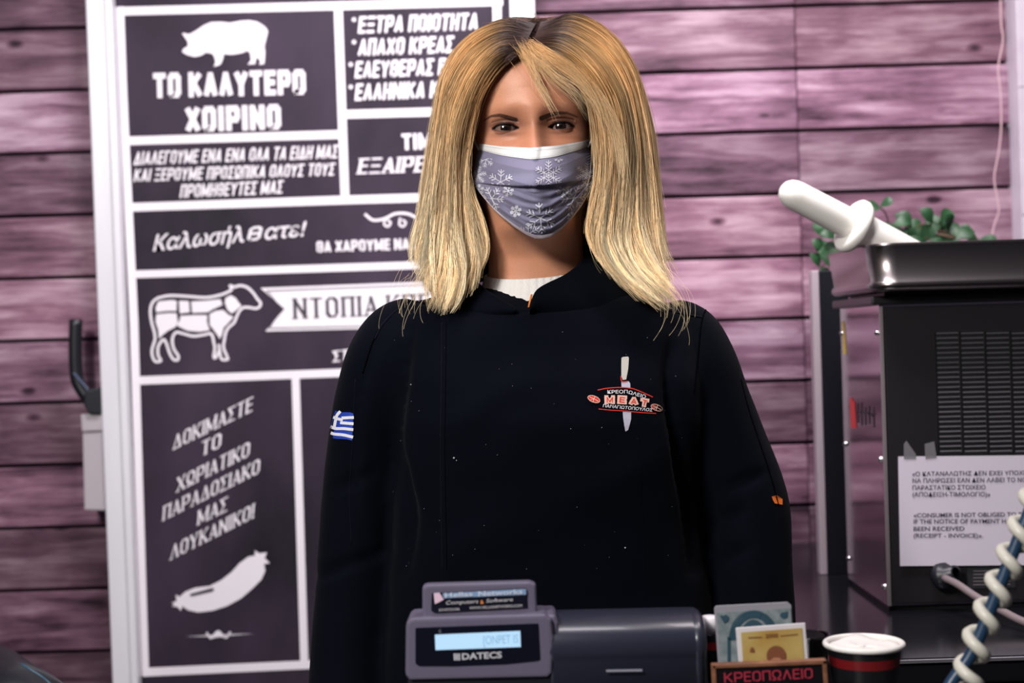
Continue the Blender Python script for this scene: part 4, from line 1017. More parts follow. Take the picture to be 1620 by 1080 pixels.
for (x, y, r, kd, rt_, w, y0_, y1_) in ((868, 277, 23, 1, 0, 1.3, 0, 292), (792, 288, 20, 0, .05, 1.5, 0, 291.5), (928, 275, 18, 1, .1, 1.2, 0, 292), (769, 252, 13, 0, .2, 1.1, 251, 400), (755, 277, 15, 1, .3, 1.1, 0, 400),
                                 (892, 300, 13, 0, .1, 1.0, 295, 400), (908, 313, 21, 0, .4, 1.5, 295, 400), (855, 345, 24, 0, -.1, 1.9, 296, 400), (816, 334, 9, 0, .2, 2.2, 0, 400), (778, 314, 19, 0, .6, 1.7, 296, 400),
                                 (836, 370, 17, 0, 0, 1.5, 0, 400), (884, 250, 7, 0, 0, 1.2, 251.5, 400), (804, 302, 9, 0, .3, 1.4, 295, 400), (929, 292, 10, 0, .2, 1.1, 0, 400), (757, 300, 9, 0, .2, 1.1, 0, 400), (905, 343, 8, 0, 0, 1.3, 0, 400)):
    a = Art(); flake(a, x, y, r, kd, rt_, w, y0_, y1_)
    o = a.wrap('snowflake_print', MB_, .0006, FLK, woman)
for nm, pts in (('ear_loop', [(758, 237, -.046), (753, 228, -.040), (748, 217, -.030), (743, 212, -.015), (741, 220, .0)]), ('ear_loop', [(929, 234, -.046), (934, 225, -.040), (939, 214, -.030), (944, 208, -.015), (946, 216, .0)]),
                ('ear_loop', [(750, 291, -.046), (745, 285, -.03), (742, 262, -.0), (741, 240, .01)]), ('ear_loop', [(942, 288, -.046), (946, 282, -.03), (948, 262, -.0), (948, 240, .01)])):
    tube(nm, [P(*p) for p in crv(pts, 16)], .0013, BAND, woman, 8)

# ---------------------------------------------------------------- hair
GS = {-1: {0: [(829, 86, -.080), (797, 106, -.088), (768, 144, -.082), (750, 195, -.072), (742, 250, -.062), (744, 300, -.058), (758, 350, -.058), (768, 395, -.066), (758, 440, -.080), (744, 479, -.092)],
           .25: [(832, 70, -.068), (785, 78, -.086), (748, 118, -.088), (722, 185, -.080), (712, 255, -.070), (710, 320, -.068), (712, 380, -.072), (716, 430, -.082), (708, 470, -.092), (696, 497, -.096)],
           .5: [(842, 48, -.03), (795, 40, -.03), (742, 68, -.03), (704, 122, -.03), (689, 200, -.03), (680, 275, -.03), (670, 340, -.035), (657, 395, -.045), (661, 432, -.058), (676, 466, -.07)],
           .75: [(850, 35, .03), (800, 30, .04), (745, 70, .055), (710, 130, .065), (697, 210, .065), (688, 290, .06), (682, 350, .055), (676, 400, .052), (680, 430, .06), (686, 455, .07)],
           1: [(856, 33, .06), (853, 32, .10), (850, 70, .128), (848, 140, .134), (846, 220, .128), (845, 300, .118), (845, 350, .112), (845, 400, .11), (845, 430, .115), (845, 455, .118)]},
      1: {0: [(836, 84, -.080), (872, 96, -.090), (908, 124, -.088), (932, 165, -.078), (944, 220, -.066), (947, 275, -.058), (937, 325, -.056), (926, 365, -.062), (940, 412, -.078), (972, 452, -.094)],
          .25: [(842, 68, -.068), (890, 72, -.086), (938, 112, -.088), (968, 170, -.080), (978, 245, -.070), (972, 320, -.068), (966, 380, -.074), (984, 425, -.088), (1018, 462, -.098), (1054, 491, -.100)],
          .5: [(852, 45, -.03), (905, 28, -.03), (962, 60, -.03), (1000, 118, -.03), (1020, 200, -.03), (1030, 280, -.03), (1040, 350, -.035), (1050, 398, -.048), (1064, 432, -.064), (1074, 462, -.072)],
          .75: [(856, 33, .03), (910, 27, .04), (963, 68, .055), (994, 132, .065), (1012, 210, .065), (1020, 290, .06), (1024, 350, .055), (1030, 400, .052), (1032, 430, .058), (1034, 450, .066)],
          1: [(856, 33, .06), (853, 32, .10), (850, 70, .128), (848, 140, .134), (846, 220, .128), (845, 300, .118), (845, 350, .112), (845, 400, .11), (845, 430, .115), (845, 455, .118)]}}
NT = 40
GRID = {}
for s in (-1, 1):
    rows_ = [crv(np.array([tuple(P(*p)) for p in GS[s][q]]), NT) for q in (0, .25, .5, .75, 1)]
    GRID[s] = np.array([crv(np.array([rows_[k][i] for k in range(5)]), 81) for i in range(NT)])     # t x q x 3
def surf(s, q, rin):
    """strand polyline for side s, position q (0 face edge .. 1 nape), depth under the surface rin"""
    g = GRID[s]; x = q * 80; i = min(int(x), 79); f = x - i; p = g[:, i] * (1 - f) + g[:, i + 1] * f
    mid = (g[:, 22] + g[:, 58]) / 2
    tt = np.linspace(0, 1, NT); th_ = np.interp(tt, [0, .2, .45, .8, 1], [.004, .008, .026, .026, .018])
    lk = (.0045 * np.sin(q * 38 + 1.4 * np.sin(tt * 4 + s) + s) + .003 * np.sin(q * 83 + 2.2 * np.sin(tt * 3 + 1) - s)) * sm((tt - .12) / .4) * (1 - .3 * tt)
    d = mid - p; l = np.linalg.norm(d, axis=1, keepdims=True); k = np.minimum((th_ * rin - lk)[:, None] / np.maximum(l, 1e-4), .92)
    return p + d * k
ROOTC = np.array([.026, .010, .007]); MIDC = np.array([.62, .355, .145]); TIPC = np.array([1.0, .80, .50])
# soft volume under the strands
for s in (-1, 1):
    cols = [surf(s, q, .55) for q in np.linspace(0, 1, 50)]; vs_ = []; fs_ = []
    for c_ in cols: vs_ += [Vector(p) for p in c_[:int(NT * .93)]]
    m_ = int(NT * .93)
    for i in range(49):
        for j in range(m_ - 1): k = i * m_ + j; fs_.append((k, k + 1, k + m_ + 1, k + m_))
    me = bpy.data.meshes.new('hair'); me.from_pydata([tuple(v) for v in vs_], [], fs_); me.update()
    ca = me.color_attributes.new('tint', 'FLOAT_COLOR', 'POINT'); cc = []
    for i in range(50):
        for j in range(m_):
            t = j / m_; c = ROOTC + (np.array([.26, .14, .055]) - ROOTC) * sm((t - .05) / .25); cc += [*c, 1]
    ca.data.foreach_set('color', cc); link('hair', me, attr_mat('hair_under', .6, .25), woman, True)
pos, cnts, rads, cols_ = [], [], [], []
rg = np.random.default_rng(21)
tt = np.linspace(0, 1, NT)
def add(p, rad_, c):
    pos.append(p); cnts.append(len(p)); rads.append(rad_); cols_.append(c)
def colour(t, v, tone, root):
    a_ = sm((t - root) / .16)[:, None]; b_ = sm((t - .16) / .62)[:, None]
    c = ROOTC * (1 - a_) + a_ * (MIDC * (1 - b_) + TIPC * b_)
    return c * v * np.array([1, 1 + tone, 1 + 2 * tone])
for s in (-1, 1):
    NC = 340
    cq = np.clip(np.where(rg.random(NC) < .72, rg.uniform(0, .55, NC), rg.uniform(.5, 1, NC)), 0, 1); cr_ = rg.random(NC) ** 1.5 * 1.0; cv = rg.uniform(.40, 1.35, NC); ct = rg.uniform(-.10, .10, NC); cl = rg.uniform(.80, 1.03, NC)
    cph = rg.uniform(0, 6.3, (NC, 3)); cl = np.where((cq > .12) & (cq < .4), cl * .5 + .52, cl - .10 * (cq > .42) - .05)
    for n_ in range(9500):
        k = rg.integers(NC); q = np.clip(cq[k] + rg.normal(0, .024), 0, 1); r_ = np.clip(cr_[k] + rg.normal(0, .10), -.04, 1.1)
        own = surf(s, q, r_); cen = surf(s, cq[k], cr_[k]); cl_ = (.15 + .72 * sm((tt - .3) / .7))[:, None]
        p = own * (1 - cl_) + cen * cl_
        wv = .0042 * tt[:, None] * np.stack([np.sin(tt * 9 + cph[k, 0]), np.sin(tt * 8 + cph[k, 1]), 0 * tt], 1) * 1.3
        fz = np.cumsum(rg.normal(0, .00016, (NT, 3)), 0) * (tt[:, None] ** .5)
        w2 = .0011 * tt[:, None] * np.stack([np.sin(tt * rg.uniform(8, 22) + rg.uniform(0, 6)), np.sin(tt * rg.uniform(8, 20) + rg.uniform(0, 6)), 0 * tt], 1)
        ly = rg.random()
        fly = 0
        if ly < .045:      # flyaway
            out = (own - (GRID[s][:, 22] + GRID[s][:, 58]) / 2); out /= np.maximum(np.linalg.norm(out, axis=1, keepdims=True), 1e-5)
            fly = out * (rg.uniform(.001, .010) * np.sin(np.clip(tt * rg.uniform(.8, 2), 0, 1) * pi))[:, None]
        p = p + wv + fz + w2 + fly
        e_ = int(NT * np.clip(cl[k] * rg.uniform(.84, 1.0) if rg.random() < .85 else rg.uniform(.6, .95), .4, 1)); e_ = max(e_, 8)
        p = p[:e_]; t = tt[:e_]
        rd = rg.uniform(.00012, .00021) * np.interp(np.linspace(0, 1, e_), [0, .75, 1], [1, 1, .35])
        add(p, rd, colour(t, cv[k] * rg.uniform(.6, 1.4), ct[k] + rg.normal(0, .03), rg.uniform(.0, .06) + (.03 if q < .3 else .04)))
# fringe wisps over the forehead
def wisps(path, n, spread0, spread1, v=1., root=.0, r0=.00012):
    base = crv(np.array([tuple(P(*p)) for p in path]), 30); t = np.linspace(0, 1, 30)
    for _ in range(n):
        o0 = rg.normal(0, 1, 3) * spread0; o1 = rg.normal(0, 1, 3) * spread1; o1[1] *= .3; o0[1] *= .4
        p = base + o0 * (1 - t)[:, None] + o1 * t[:, None] + np.cumsum(rg.normal(0, .0001, (30, 3)), 0)
        e_ = rg.integers(20, 31); add(p[:e_], np.full(e_, r0) * np.interp(np.linspace(0, 1, e_), [0, .7, 1], [1, 1, .3]), colour(t[:e_] * .55 + .16, v * rg.uniform(.8, 1.25), rg.normal(0, .03), root))
wisps([(824, 74, -.082), (832, 92, -.098), (846, 120, -.103), (860, 146, -.103), (872, 166, -.1025), (881, 184, -.101)], 42, .0052, .0045, 1.0, .1)
wisps([(828, 72, -.082), (850, 92, -.099), (878, 120, -.101), (910, 146, -.097), (938, 185, -.088)], 80, .005, .006, .9, .1)
wisps([(826, 74, -.082), (842, 100, -.100), (852, 130, -.1035), (858, 150, -.103)], 30, .003, .004, 1.0, .1)
wisps([(838, 74, -.084), (870, 92, -.097), (910, 120, -.096), (950, 165, -.088), (975, 220, -.080), (985, 290, -.078)], 260, .004, .005, 1.0, .08)
# short dark new growth at the parting and crown fuzz
for _ in range(2600):
    f = rg.random() ** 1.3; b0 = np.array(P(828 + 26 * f + rg.normal(0, 2.5), 90 - 58 * f + rg.normal(0, 2), -.083 + .12 * f)); s = rg.choice([-1, 1]); l = rg.uniform(.008, .028)
    q = rg.normal(0, .35); d = np.array([s * cos(q), -.25 + .3 * rg.normal(), .28 - .25 * rg.random() + .2 * sin(q)]); d /= np.linalg.norm(d)
    t = np.linspace(0, 1, 8)[:, None]; p = b0 + d * l * t + np.array([0, 0, -1]) * l * .55 * t ** 2 + np.array([0, -.0015, .001])
    add(p, np.full(8, .00012), np.tile(ROOTC * rg.uniform(.6, 2.2), (8, 1)))
for _ in range(150):
    f = rg.random(); b0 = np.array(P(780 + 140 * f, 46 - 14 * sin(pi * f), rg.uniform(-.03, .06))); l = rg.uniform(.008, .022); d = np.array([rg.normal(0, .8), rg.normal(0, .4), .7]); d /= np.linalg.norm(d)
    t = np.linspace(0, 1, 8)[:, None]; p = b0 + d * l * t + np.array([rg.normal(0, .5), 0, -.4]) * l * t ** 2; add(p, np.full(8, .00008), np.tile(np.array([.2, .09, .05]) * rg.uniform(.5, 1.5), (8, 1)))
# loose curls at the tips
for _ in range(90):
    s = rg.choice([-1, 1]); b0 = np.array(P(*((1040 + rg.normal(0, 14), 440 + rg.normal(0, 16), -.09) if s > 0 else (672 + rg.normal(0, 10), 430 + rg.normal(0, 18), -.08)))); t = np.linspace(0, 1, 20); R_ = rg.uniform(.006, .022); ph = rg.uniform(-.6, .9)
    q = ph + t * rg.uniform(.8, 2.6) * s; p = b0 + np.stack([R_ * (np.sin(q) - math.sin(ph)) * s * s, -.004 * t, -R_ * 1.3 * (1 - np.cos(q - ph)) - .01 * t], 1)
    add(p, np.full(20, .00009), colour(t * .3 + .6, rg.uniform(.7, 1.2), 0, 0))
hc = bpy.data.hair_curves.new('hair_strands'); hc.add_curves(cnts)
hc.position_data.foreach_set('vector', np.concatenate(pos).astype(np.float32).ravel())
ra = hc.attributes.get('radius') or hc.attributes.new('radius', 'FLOAT', 'POINT'); ra.data.foreach_set('value', np.concatenate(rads).astype(np.float32))
ta = hc.attributes.new('tint', 'FLOAT_COLOR', 'POINT'); cc = np.concatenate(cols_); ta.data.foreach_set('color', np.concatenate([cc, np.ones((len(cc), 1))], 1).astype(np.float32).ravel())
HM = bpy.data.materials.new('hair_strand'); HM.use_nodes = True; nt_m = HM.node_tree; nt_m.nodes.remove(nt_m.nodes['Principled BSDF'])
hb = nt_m.nodes.new('ShaderNodeBsdfPrincipled'); hb.inputs['Roughness'].default_value = .38; hb.inputs['Specular IOR Level'].default_value = .16
an = nt_m.nodes.new('ShaderNodeAttribute'); an.attribute_name = 'tint'; nt_m.links.new(an.outputs['Color'], hb.inputs['Base Color']); nt_m.links.new(hb.outputs[0], nt_m.nodes['Material Output'].inputs[0])
hc.materials.append(HM)
ho = bpy.data.objects.new('hair_strands', hc); COL.objects.link(ho); ho.parent = woman; ho['kind'] = 'stuff'
off_ = -Vector(woman.location)
jk = ['flag', 'embroidery', 'lint', 'seam', 'front_flap', 'orange_tag', 'large_letter', 'collar', 'orange_lining']
for c in list(woman.children):
    nm = c.name.split('.')[0]
    if nm in ('mask_band', 'mask_binding', 'mask_stitching', 'snowflake_print', 'ear_loop'): c.parent = MK
    elif any(k in nm for k in jk): c.parent = jacket
for c in woman.children_recursive:
    if c.type == 'MESH': c.data.transform(Matrix.Translation(off_))
    else: c.location = off_

# ================================================================ FRONT COUNTER AND WHAT STANDS ON IT
zf = 1.0
fc = thing('front_counter', 'dark shop counter in front of the woman carrying the till', 'counter', (0, -.32, 0))
box('worktop', -1.1, 1.1, -.56, -.19, zf - .03, zf, GRANITE, fc, .003)
box('cabinet', -1.08, 1.08, -.54, -.21, 0, zf - .0302, SKIRT, fc)
shift(fc)

# ---- fiscal till
YR = -.36
TILL = mat('grey_till_plastic', (.125, .110, .165), .40)
TILL2 = mat('dark_till_plastic', (.022, .025, .042), .30, coat=.15)
till = thing('cash_register', 'grey cash register with lit display, its round printer lid to the right', 'cash register', (P(880, 1050, YR).x, -.27, zf))
prism('display_housing', [(642, 985), (650, 977), (862, 971), (873, 980), (876, 1010), (874, 1066), (866, 1072), (648, 1077), (641, 1068)], YR, YR + .045, TILL, till, .0035, 3)
prism('housing_side', [(850, 974), (878, 972), (884, 985), (885, 1060), (870, 1070)], YR + .006, YR + .055, TILL, till, .004, 3)
prism('display_window', [(657, 993), (852, 986), (855, 1044), (848, 1046), (800, 1051), (720, 1054), (663, 1054), (657, 1050)], YR - .0012, YR + .001, mat('display_black', (.004, .005, .012), .12, spec=.6), till, .0008, 1)
prism('lcd', [(688, 1004), (823, 998), (824, 1023), (689, 1028)], YR - .0022, YR - .0006, mat('lit_display', (.1, .15, .2), .3, emit=(.50, .76, 1.0), es=.85), till)
a = Art(); typed(a, '[ONPET IS', (765, 1019), (820, 1016.5), 14, bold=-.0); a.flat('display_digits', YR - .0027, mat('lcd_digits', (.12, .22, .34), .4, emit=(.30, .50, .70), es=.55), till)
a = Art(); typed(a, 'DATECS', (731, 1043), (794, 1040), 10, bold=.03)
for k in range(3): a.stroke([(719 + k * 3.6, 1034), (719.5 + k * 3.6, 1043.5)], 2.6)
a.flat('maker_mark', YR - .0022, mat('silver_print', (.55, .55, .6), .4), till)
a = Art(); a.smooth([(697, 995), (694, 998), (698, 999), (695, 1001)], .8, 8); a.flat('indicator_mark', YR - .0022, mat('dim_print', (.18, .18, .22), .5), till)
prism('lower_body', [(646, 1066), (1106, 1058), (1118, 1130), (1115, 1186), (640, 1186)], YR + .004, YR + .185, BLACK_PL, till, .004, 2)
# sign plate on top
prism('top_plate', [(668, 928), (675, 924.5), (838, 920), (848, 924), (850, 975), (668, 981)], YR + .012, YR + .026, TILL, till, .003, 3)
prism('advert_plate', [(683, 938), (832, 930), (834, 961), (688, 969), (682, 966)], YR + .0098, YR + .0118, mat('black_advert', (.006, .007, .016), .25), till, .0006, 1)
a = Art(); a.poly([(700, 938.2), (832, 931.2), (832.5, 940.5), (702, 946)]); a.flat('advert_band', YR + .0092, mat('blue_white_band', (.22, .33, .52), .4), till)
a = Art(); a.poly([(686, 938), (695, 937), (702, 948), (693, 953), (688, 955)]); a.flat('advert_logo', YR + .0088, mat('pink_white_logo', (.75, .55, .68), .4), till)
a = Art(); typed(a, 'Hellas', (704, 945), (748, 942.5), 7.5, bold=.02); typed(a, 'Networks', (757, 943), (827, 939), 8, bold=.02); a.flat('advert_title', YR + .0084, mat('title_white', (.6, .68, .8), .4), till)
a = Art(); typed(a, 'Computers', (705, 956), (756, 953.5), 6, lean=.3); typed(a, 'Software', (769, 953), (811, 950.5), 6, lean=.3)
typed(a, '2310722106', (694, 966.5), (727, 965), 4); typed(a, 'WWW.HELLASNETWORKS.COM', (743, 963.6), (826, 959.6), 4.4); a.flat('advert_lettering', YR + .0088, mat('cream_print', (.62, .6, .62), .5), till)
a = Art(); typed(a, '&', (760, 955), (765.5, 954.7), 6, bold=.02); a.flat('advert_ampersand', YR + .0088, mat('orange_print', (.8, .25, .05), .5), till)
# printer drum lid
pa = P(868, 1013, YR + .045); pb = P(1097, 1008, YR + .045); dl = (pb - pa)
ring = []
for i, (t_, s_) in enumerate(((0, 1), (.02, 1), (.965, 1), (.975, .985), (.978, .985), (.985, 1.0), (1.02, .985), (1.045, .90), (1.06, .78))):
    c = pa + dl * t_; row = []
    for k in range(25):
        a_ = pi * (1.12 - 1.3 * k / 24); ry, rz = .045 * s_, .0262 * s_
        e_ = .85
        sy = -math.copysign(abs(cos(a_)) ** e_, -cos(a_)); row.append(c + Vector((0, cos(a_) * ry * -1 * -1, abs(sin(a_)) ** e_ * math.copysign(1, sin(a_)) * rz)))
    row += [c + Vector((0, .045 * s_, -.06)), c + Vector((0, -.045 * s_, -.06))]
    ring.append(row)
m_ = len(ring[0]); vs = [v for r in ring for v in r]; fs = []
for i in range(len(ring) - 1):
    for k in range(m_): fs.append((i * m_ + k, i * m_ + (k + 1) % m_, (i + 1) * m_ + (k + 1) % m_, (i + 1) * m_ + k))
fs.append(tuple(range(m_))[::-1]); fs.append(tuple(range((len(ring) - 1) * m_, len(ring) * m_)))
mesh('printer_lid', vs, fs, TILL2, till, True)
a = Art(); a.poly([(959, 1059), (1016, 1058), (1016, 1061.5), (959, 1062.5)]); a.flat('latch', YR - .002, mat('pale_latch', (.3, .3, .36), .3), till)
for c in list(till.children):
    n0 = c.name.split('.')[0]
    par = {'display_digits': 'lcd', 'advert_band': 'advert_plate', 'advert_logo': 'advert_plate', 'advert_title': 'advert_plate', 'advert_lettering': 'advert_plate', 'advert_ampersand': 'advert_plate', 'maker_mark': 'display_window', 'indicator_mark': 'display_window', 'latch': 'printer_lid'}.get(n0)
    if par: c.parent = [q for q in till.children if q.name == par][0]
shift(till)

# ---- paper cup
YC = -.31
pc_ = P(1366.5, 1014, YC); r_ = 63.5 * (YC + 1.6) / F
cup = thing('paper_cup', 'black paper cup with red band and thick white rim beside the card holder', 'cup', (pc_.x, YC, zf))
CUPB = mat('cup_black', (.008, .008, .010), .35); M_ = Matrix.Translation((pc_.x, YC, 0))
zr_ = pc_.z
rb = r_ * .66
def rad(z): return rb + (r_ - .003 - rb) * (z - zf) / (zr_ - zf)
zb1, zb2 = zr_ - .0115, zr_ - .020
lathe('cup_wall', [(0, zf + .001), (rb, zf)] + [(rad(z), z) for z in (zf + .02, zf + .05, zb2)], CUPB, cup, 48, M_)
lathe('red_band', [(rad(zb2), zb2), (rad(zb1), zb1)], mat('cup_red', (.16, .006, .008), .4), cup, 48, M_)
lathe('cup_neck', [(rad(zb1), zb1), (rad(zr_) , zr_ - .004)], CUPB, cup, 48, M_)
lathe('rim', [(r_ - .0035, zr_ - .005)] + [(r_ - .0022 + .0026 * cos(q), zr_ - .0022 + .0026 * sin(q)) for q in np.linspace(-1.6, 3.6, 12)] + [(rad(zr_) - .002, zr_ - .006)], mat('cup_rim_white', (.85, .82, .78), .5), cup, 48, M_)
lathe('inside', [(rad(zr_) - .001, zr_ - .001), (rad(zr_ - .010) - .0012, zr_ - .012), (rad(zf + .05) - .0015, zf + .05), (rb - .002, zf + .004), (0, zf + .004)], mat('cup_white_inside', (.86, .82, .76), .6), cup, 48, M_)
shift(cup)
# napkin tucked into the cup
vs = []; fs_n = []
for i_ in range(7):
    for k in range(28):
        q = 2 * pi * k / 28; rr_ = (r_ - .0048) * i_ / 6
        vs.append(Vector((pc_.x + rr_ * cos(q), YC + rr_ * sin(q), zr_ - .0052 + .0012 * sin(3 * q + 1) * i_ / 6 + .0009 * sin(5 * q + i_) + (.0058 * math.exp(-((q - 1.45) / .45) ** 2) * (i_ / 6) ** 3))))
for i_ in range(6):
    for k in range(28): fs_n.append((i_ * 28 + k, i_ * 28 + (k + 1) % 28, (i_ + 1) * 28 + (k + 1) % 28, (i_ + 1) * 28 + k))
nk = mesh('paper_napkin', vs, fs_n, mat('napkin_white', (.78, .75, .72), .8), None, True); sd = nk.modifiers.new('s', 'SOLIDIFY'); sd.thickness = .0006
tag(nk, 'white paper napkin filling the mouth of the black paper cup', 'napkin')

# ---- glass tumbler behind the holder, small bottle with white cap
gl = thing('clear_tumbler', 'clear plastic tumbler between the gold card and the paper cup', 'tumbler', (P(1283, 1020, -.27).x, -.27, zf))
GLASS = mat('clear_plastic', (.9, .88, .92), .06, trans=1.0); xg, zg = P(1275, 1006, -.27).x, P(1275, 1002, -.27).z
lathe('tumbler_wall', [(0, zf + .001), (.017, zf + .001), (.0205, zg - .003), (.0222, zg), (.0195, zg - .0005), (.0160, zf + .004), (0, zf + .004)], GLASS, gl, 32, Matrix.Translation((xg, -.27, 0)))
shift(gl)
bt = thing('small_bottle', 'small dark bottle with white cap and red label beside the till', 'bottle', (P(1124, 1000, -.30).x, -.30, zf))
xb_ = P(1124, 1000, -.30).x; rb_ = 15 * 1.3 / F; Mb = Matrix.Translation((xb_, -.30, 0))
z1, z2, z3, z4_ = P(1124, 974, -.3).z, P(1124, 1000, -.3).z, P(1124, 1013, -.3).z, P(1124, 1025, -.3).z
lathe('cap', [(0, z1), (rb_ * .8, z1), (rb_, z1 - .0012), (rb_, z2 + .0003), (0, z2 + .0003)], mat('cap_white', (.80, .76, .80), .5), bt, 28, Mb)
lathe('bottle_body', [(0, z2), (rb_ * 1.0, z2), (rb_ * 1.05, z2 - .002), (rb_ * 1.05, z3)], CUPB, bt, 28, Mb)
lathe('red_label', [(rb_ * 1.07, z3), (rb_ * 1.07, z4_)], mat('label_red', (.42, .01, .015), .5), bt, 28, Mb)
lathe('bottle_base', [(rb_ * 1.05, z4_), (rb_ * 1.05, zf + .001), (0, zf + .001)], CUPB, bt, 28, Mb)
shift(bt)

# ---- holder with teal note, gold card
YH = -.37
hold = thing('card_holder', 'wooden framed card holder with red shop lettering at the bottom edge', 'holder', (P(1215, 1060, YH).x, YH + .02, zf))
WF = mat('brown_wood_frame', (.16, .06, .03), .5, noise=(60, (.30, .13, .07), .2, (1, 1, 4)))
HB = mat('holder_black', (.006, .005, .006), .3)
for nm, pts in (('frame_rail', [(1126, 1051), (1308, 1043), (1309, 1051), (1127, 1058)]), ('frame_post', [(1126, 1051), (1133, 1051), (1140, 1192), (1133, 1192)]), ('frame_post', [(1301, 1044), (1308, 1043), (1320, 1192), (1312, 1192)])):
    prism(nm, pts, YH - .002, YH + .006, WF, hold, .0008, 1)
prism('front_plate', [(1131, 1056), (1303, 1049), (1314, 1192), (1138, 1192)], YH, YH + .003, HB, hold)
prism('back_plate', [(1150, 1062), (1296, 1056), (1310, 1192), (1158, 1192)], YH + .034, YH + .037, HB, hold)
prism('holder_floor', [(1135, 1185), (1314, 1185), (1316, 1192), (1136, 1192)], YH + .0035, YH + .0335, HB, hold)
a = Art(); caps(a, 'ΚΡΕΟΠΩΛΕΙΟ', (1146, 1080), (1286, 1072.5), 16, sw=.13, gw=.6, gap=.14); a.flat('shop_lettering', YH - .0008, mat('red_lettering', (.42, .03, .06), .5), hold)
# clear side wing
shift(hold)
nt2 = thing('teal_banknote', 'teal banknote in a clear sleeve, standing behind the gold card', 'banknote', P(1195, 1100, YH + .028))
prism('clear_sleeve', [(1130, 962), (1133, 958), (1246, 952), (1252, 957), (1262, 1110), (1141, 1114)], YH + .024, YH + .0255, mat('sleeve_plastic', (.30, .29, .33), .3), nt2, .0004, 1)
prism('note_paper', [(1134, 969), (1251, 962), (1260, 1108), (1143, 1112)], YH + .0232, YH + .0238, mat('note_pale_teal', (.24, .28, .29), .7, noise=(160, (.15, .19, .20), .15, U1)), nt2)
a = Art(); TEAL = mat('note_teal_ink', (.020, .065, .095), .7)
for r0, r1, y0 in ((40, 30, 1002),):
    for q in np.linspace(pi * .98, 2.05 * pi, 34):
        a.stroke([(1192 + 38 * cos(q), 1008 + 42 * sin(q)), (1192 + 27 * cos(q), 1008 + 32 * sin(q))], 3.4)
a.poly([(1192 + 20 * cos(q), 1006 + 26 * sin(q)) for q in np.linspace(pi, 2 * pi, 18)] + [(1214, 1100), (1172, 1100)])
a.stroke([(1153, 1008), (1154, 1100)], 5); a.stroke([(1141, 974), (1147, 984)], 4); a.stroke([(1245, 968), (1240, 976)], 4); a.disc(1148, 978, 5, 6)
a.disc(1240, 973, 6, 5)
a.flat('note_print', YH + .0226, TEAL, nt2)
shift(nt2)
gc = thing('gold_card', 'small gold picture card with white border and printed head in the card holder', 'card', P(1225, 1100, YH + .018))
prism('card_stock', [(1164, 993), (1274, 985), (1283, 1108), (1174, 1112)], YH + .013, YH + .0145, mat('card_white', (.72, .68, .70), .5), gc, .0004, 1)
a = Art(); a.poly([(1172, 1000), (1269, 993), (1277, 1106), (1180, 1110)]); a.flat('gold_print', YH + .0124, mat('card_gold', (.40, .23, .045), .45, noise=(26, (.55, .44, .17), .2, U1)), gc)
a = Art(); BR = mat('card_brown_ink', (.20, .07, .03), .6); typed(a, '2000', (1211, 1009), (1231, 1007.5), 6.5, bold=.02); a.stroke([(1184, 1008.5), (1205, 1007.5)], 1.6); a.stroke([(1235, 1005.5), (1262, 1003)], 1.2)
a.disc(1190, 1026, 2.5); a.poly([(1186, 1031), (1194, 1031), (1192, 1024), (1188, 1024)]); a.disc(1228, 1037, 15.5, 16, 20)
a.flat('card_print', YH + .0118, BR, gc)
a = Art(); a.poly([(1219, 1044), (1224, 1040), (1233, 1040), (1237, 1044), (1238, 1056), (1234, 1090), (1222, 1090), (1218, 1056)]); a.flat('face_print', YH + .0112, mat('card_face_ink', (.50, .22, .12), .6), gc)
shift(gc)

# ---- coiled cord in the foreground
YK = -.40
cd = thing('coiled_cord', 'white spiral cord wound round a dark blue cable at the right edge', 'cord', P(1510, 1120, YK))
core3 = [P(1452, 1180, -.425), P(1466, 1165, -.415), P(1484, 1128, -.405)] + [P(x, y, YK) for x, y in ((1502, 1084), (1533, 1040), (1552, 1000), (1580, 930), (1604, 870), (1632, 800), (1665, 715), (1700, 560), (1740, 300), (1770, 0), (1790, -300), (1800, -620))]
core3 = [Vector((p.x, p.y, max(p.z, zf + .006))) for p in core3]
tube('blue_cable', [Vector(p) for p in crv([tuple(p) for p in core3], 90)], .0052, mat('blue_cable', (.015, .045, .095), .35), cd, 12)
ctr = crv([tuple(P(x, y, YK)) for x, y in ((1522, 1150), (1532, 1070), (1548, 1010), (1580, 930), (1604, 870), (1632, 800), (1665, 715), (1700, 560), (1740, 300), (1770, 0), (1790, -300), (1800, -620))], 1500)
ctr = ctr[ctr[:, 2] > zf + .017]; nh = len(ctr)
L_ = np.concatenate([[0], np.cumsum(np.linalg.norm(np.diff(ctr, axis=0), axis=1))])
hp = []
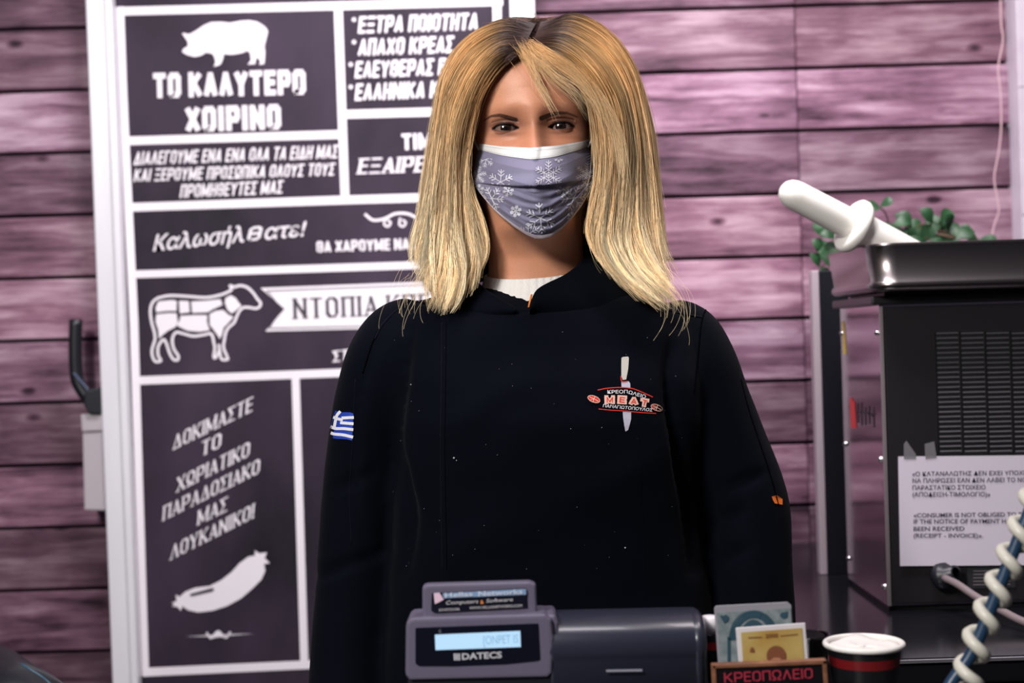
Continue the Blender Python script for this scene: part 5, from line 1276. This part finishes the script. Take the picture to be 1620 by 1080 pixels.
for i in range(nh):
    q = 2 * pi * L_[i] / .0253 + .2
    tn = Vector(ctr[min(i + 1, nh - 1)] - ctr[max(i - 1, 0)]).normalized(); sx = tn.cross(Vector((0, 1, 0))).normalized()
    hp.append(Vector(ctr[i]) + sx * cos(q) * .0088 + Vector((0, 1, 0)) * sin(q) * .0105)
tube('white_spiral', hp, .0052, mat('ivory_cord', (.62, .60, .52), .4), cd, 8)
shift(cd)

# ---- black rounded bin lid bottom left
bn = thing('black_bag', 'glossy black rounded bag at the bottom left below the planks', 'bag', P(-30, 1200, .35))
c = P(-60, 1240, .35)
bm = bmesh.new(); bmesh.ops.create_uvsphere(bm, u_segments=48, v_segments=32, radius=1)
for v in bm.verts:
    v.co = Vector((v.co.x * .185, v.co.y * .16, v.co.z * .185)); n_ = v.co.normalized()
    v.co *= 1 + .05 * sin(7 * n_.x + 4 * n_.z) * sin(5 * n_.y + 3 * n_.z) ; v.co += c
bb_ = bmobj('bag_body', bm, mat('black_bag_gloss', (.008, .010, .014), .30), bn, True)
BGB = BVHTree.FromPolygons([tuple(v.co) for v in bb_.data.vertices], [tuple(p.vertices) for p in bb_.data.polygons])
hits = [BGB.ray_cast(CAM, (P(x, y, 0) - CAM).normalized())[0] for x, y in crv([(34, 1050), (50, 1060), (66, 1070), (80, 1082), (94, 1100), (104, 1125)], 24)]
hits = [h for h in hits if h is not None]
tube('blue_highlight', hits, .0012, mat('blue_highlight', (.02, .10, .17), .4), bn, 6)  # bluish highlight on the bag, laid on as a thin coloured tube
# stool it rests on
shift(bn)
stl = thing('low_stool', 'black stool holding the glossy black bag', 'stool', (c.x, .35, 0))
zs_ = c.z - .19
lathe('seat', [(0, zs_ - .04), (.17, zs_ - .04), (.18, zs_ - .02), (.17, zs_ - .005), (0, zs_ - .005)], BLACK_PL, stl, 32, Matrix.Translation((c.x, .35, 0)))
for k in range(4):
    q = pi / 4 + k * pi / 2; tube('leg', [(c.x + .12 * cos(q), .35 + .12 * sin(q), zs_ - .035), (c.x + .16 * cos(q), .35 + .16 * sin(q), 0.002)], .013, BLACK_PL, stl, 10)
shift(stl)
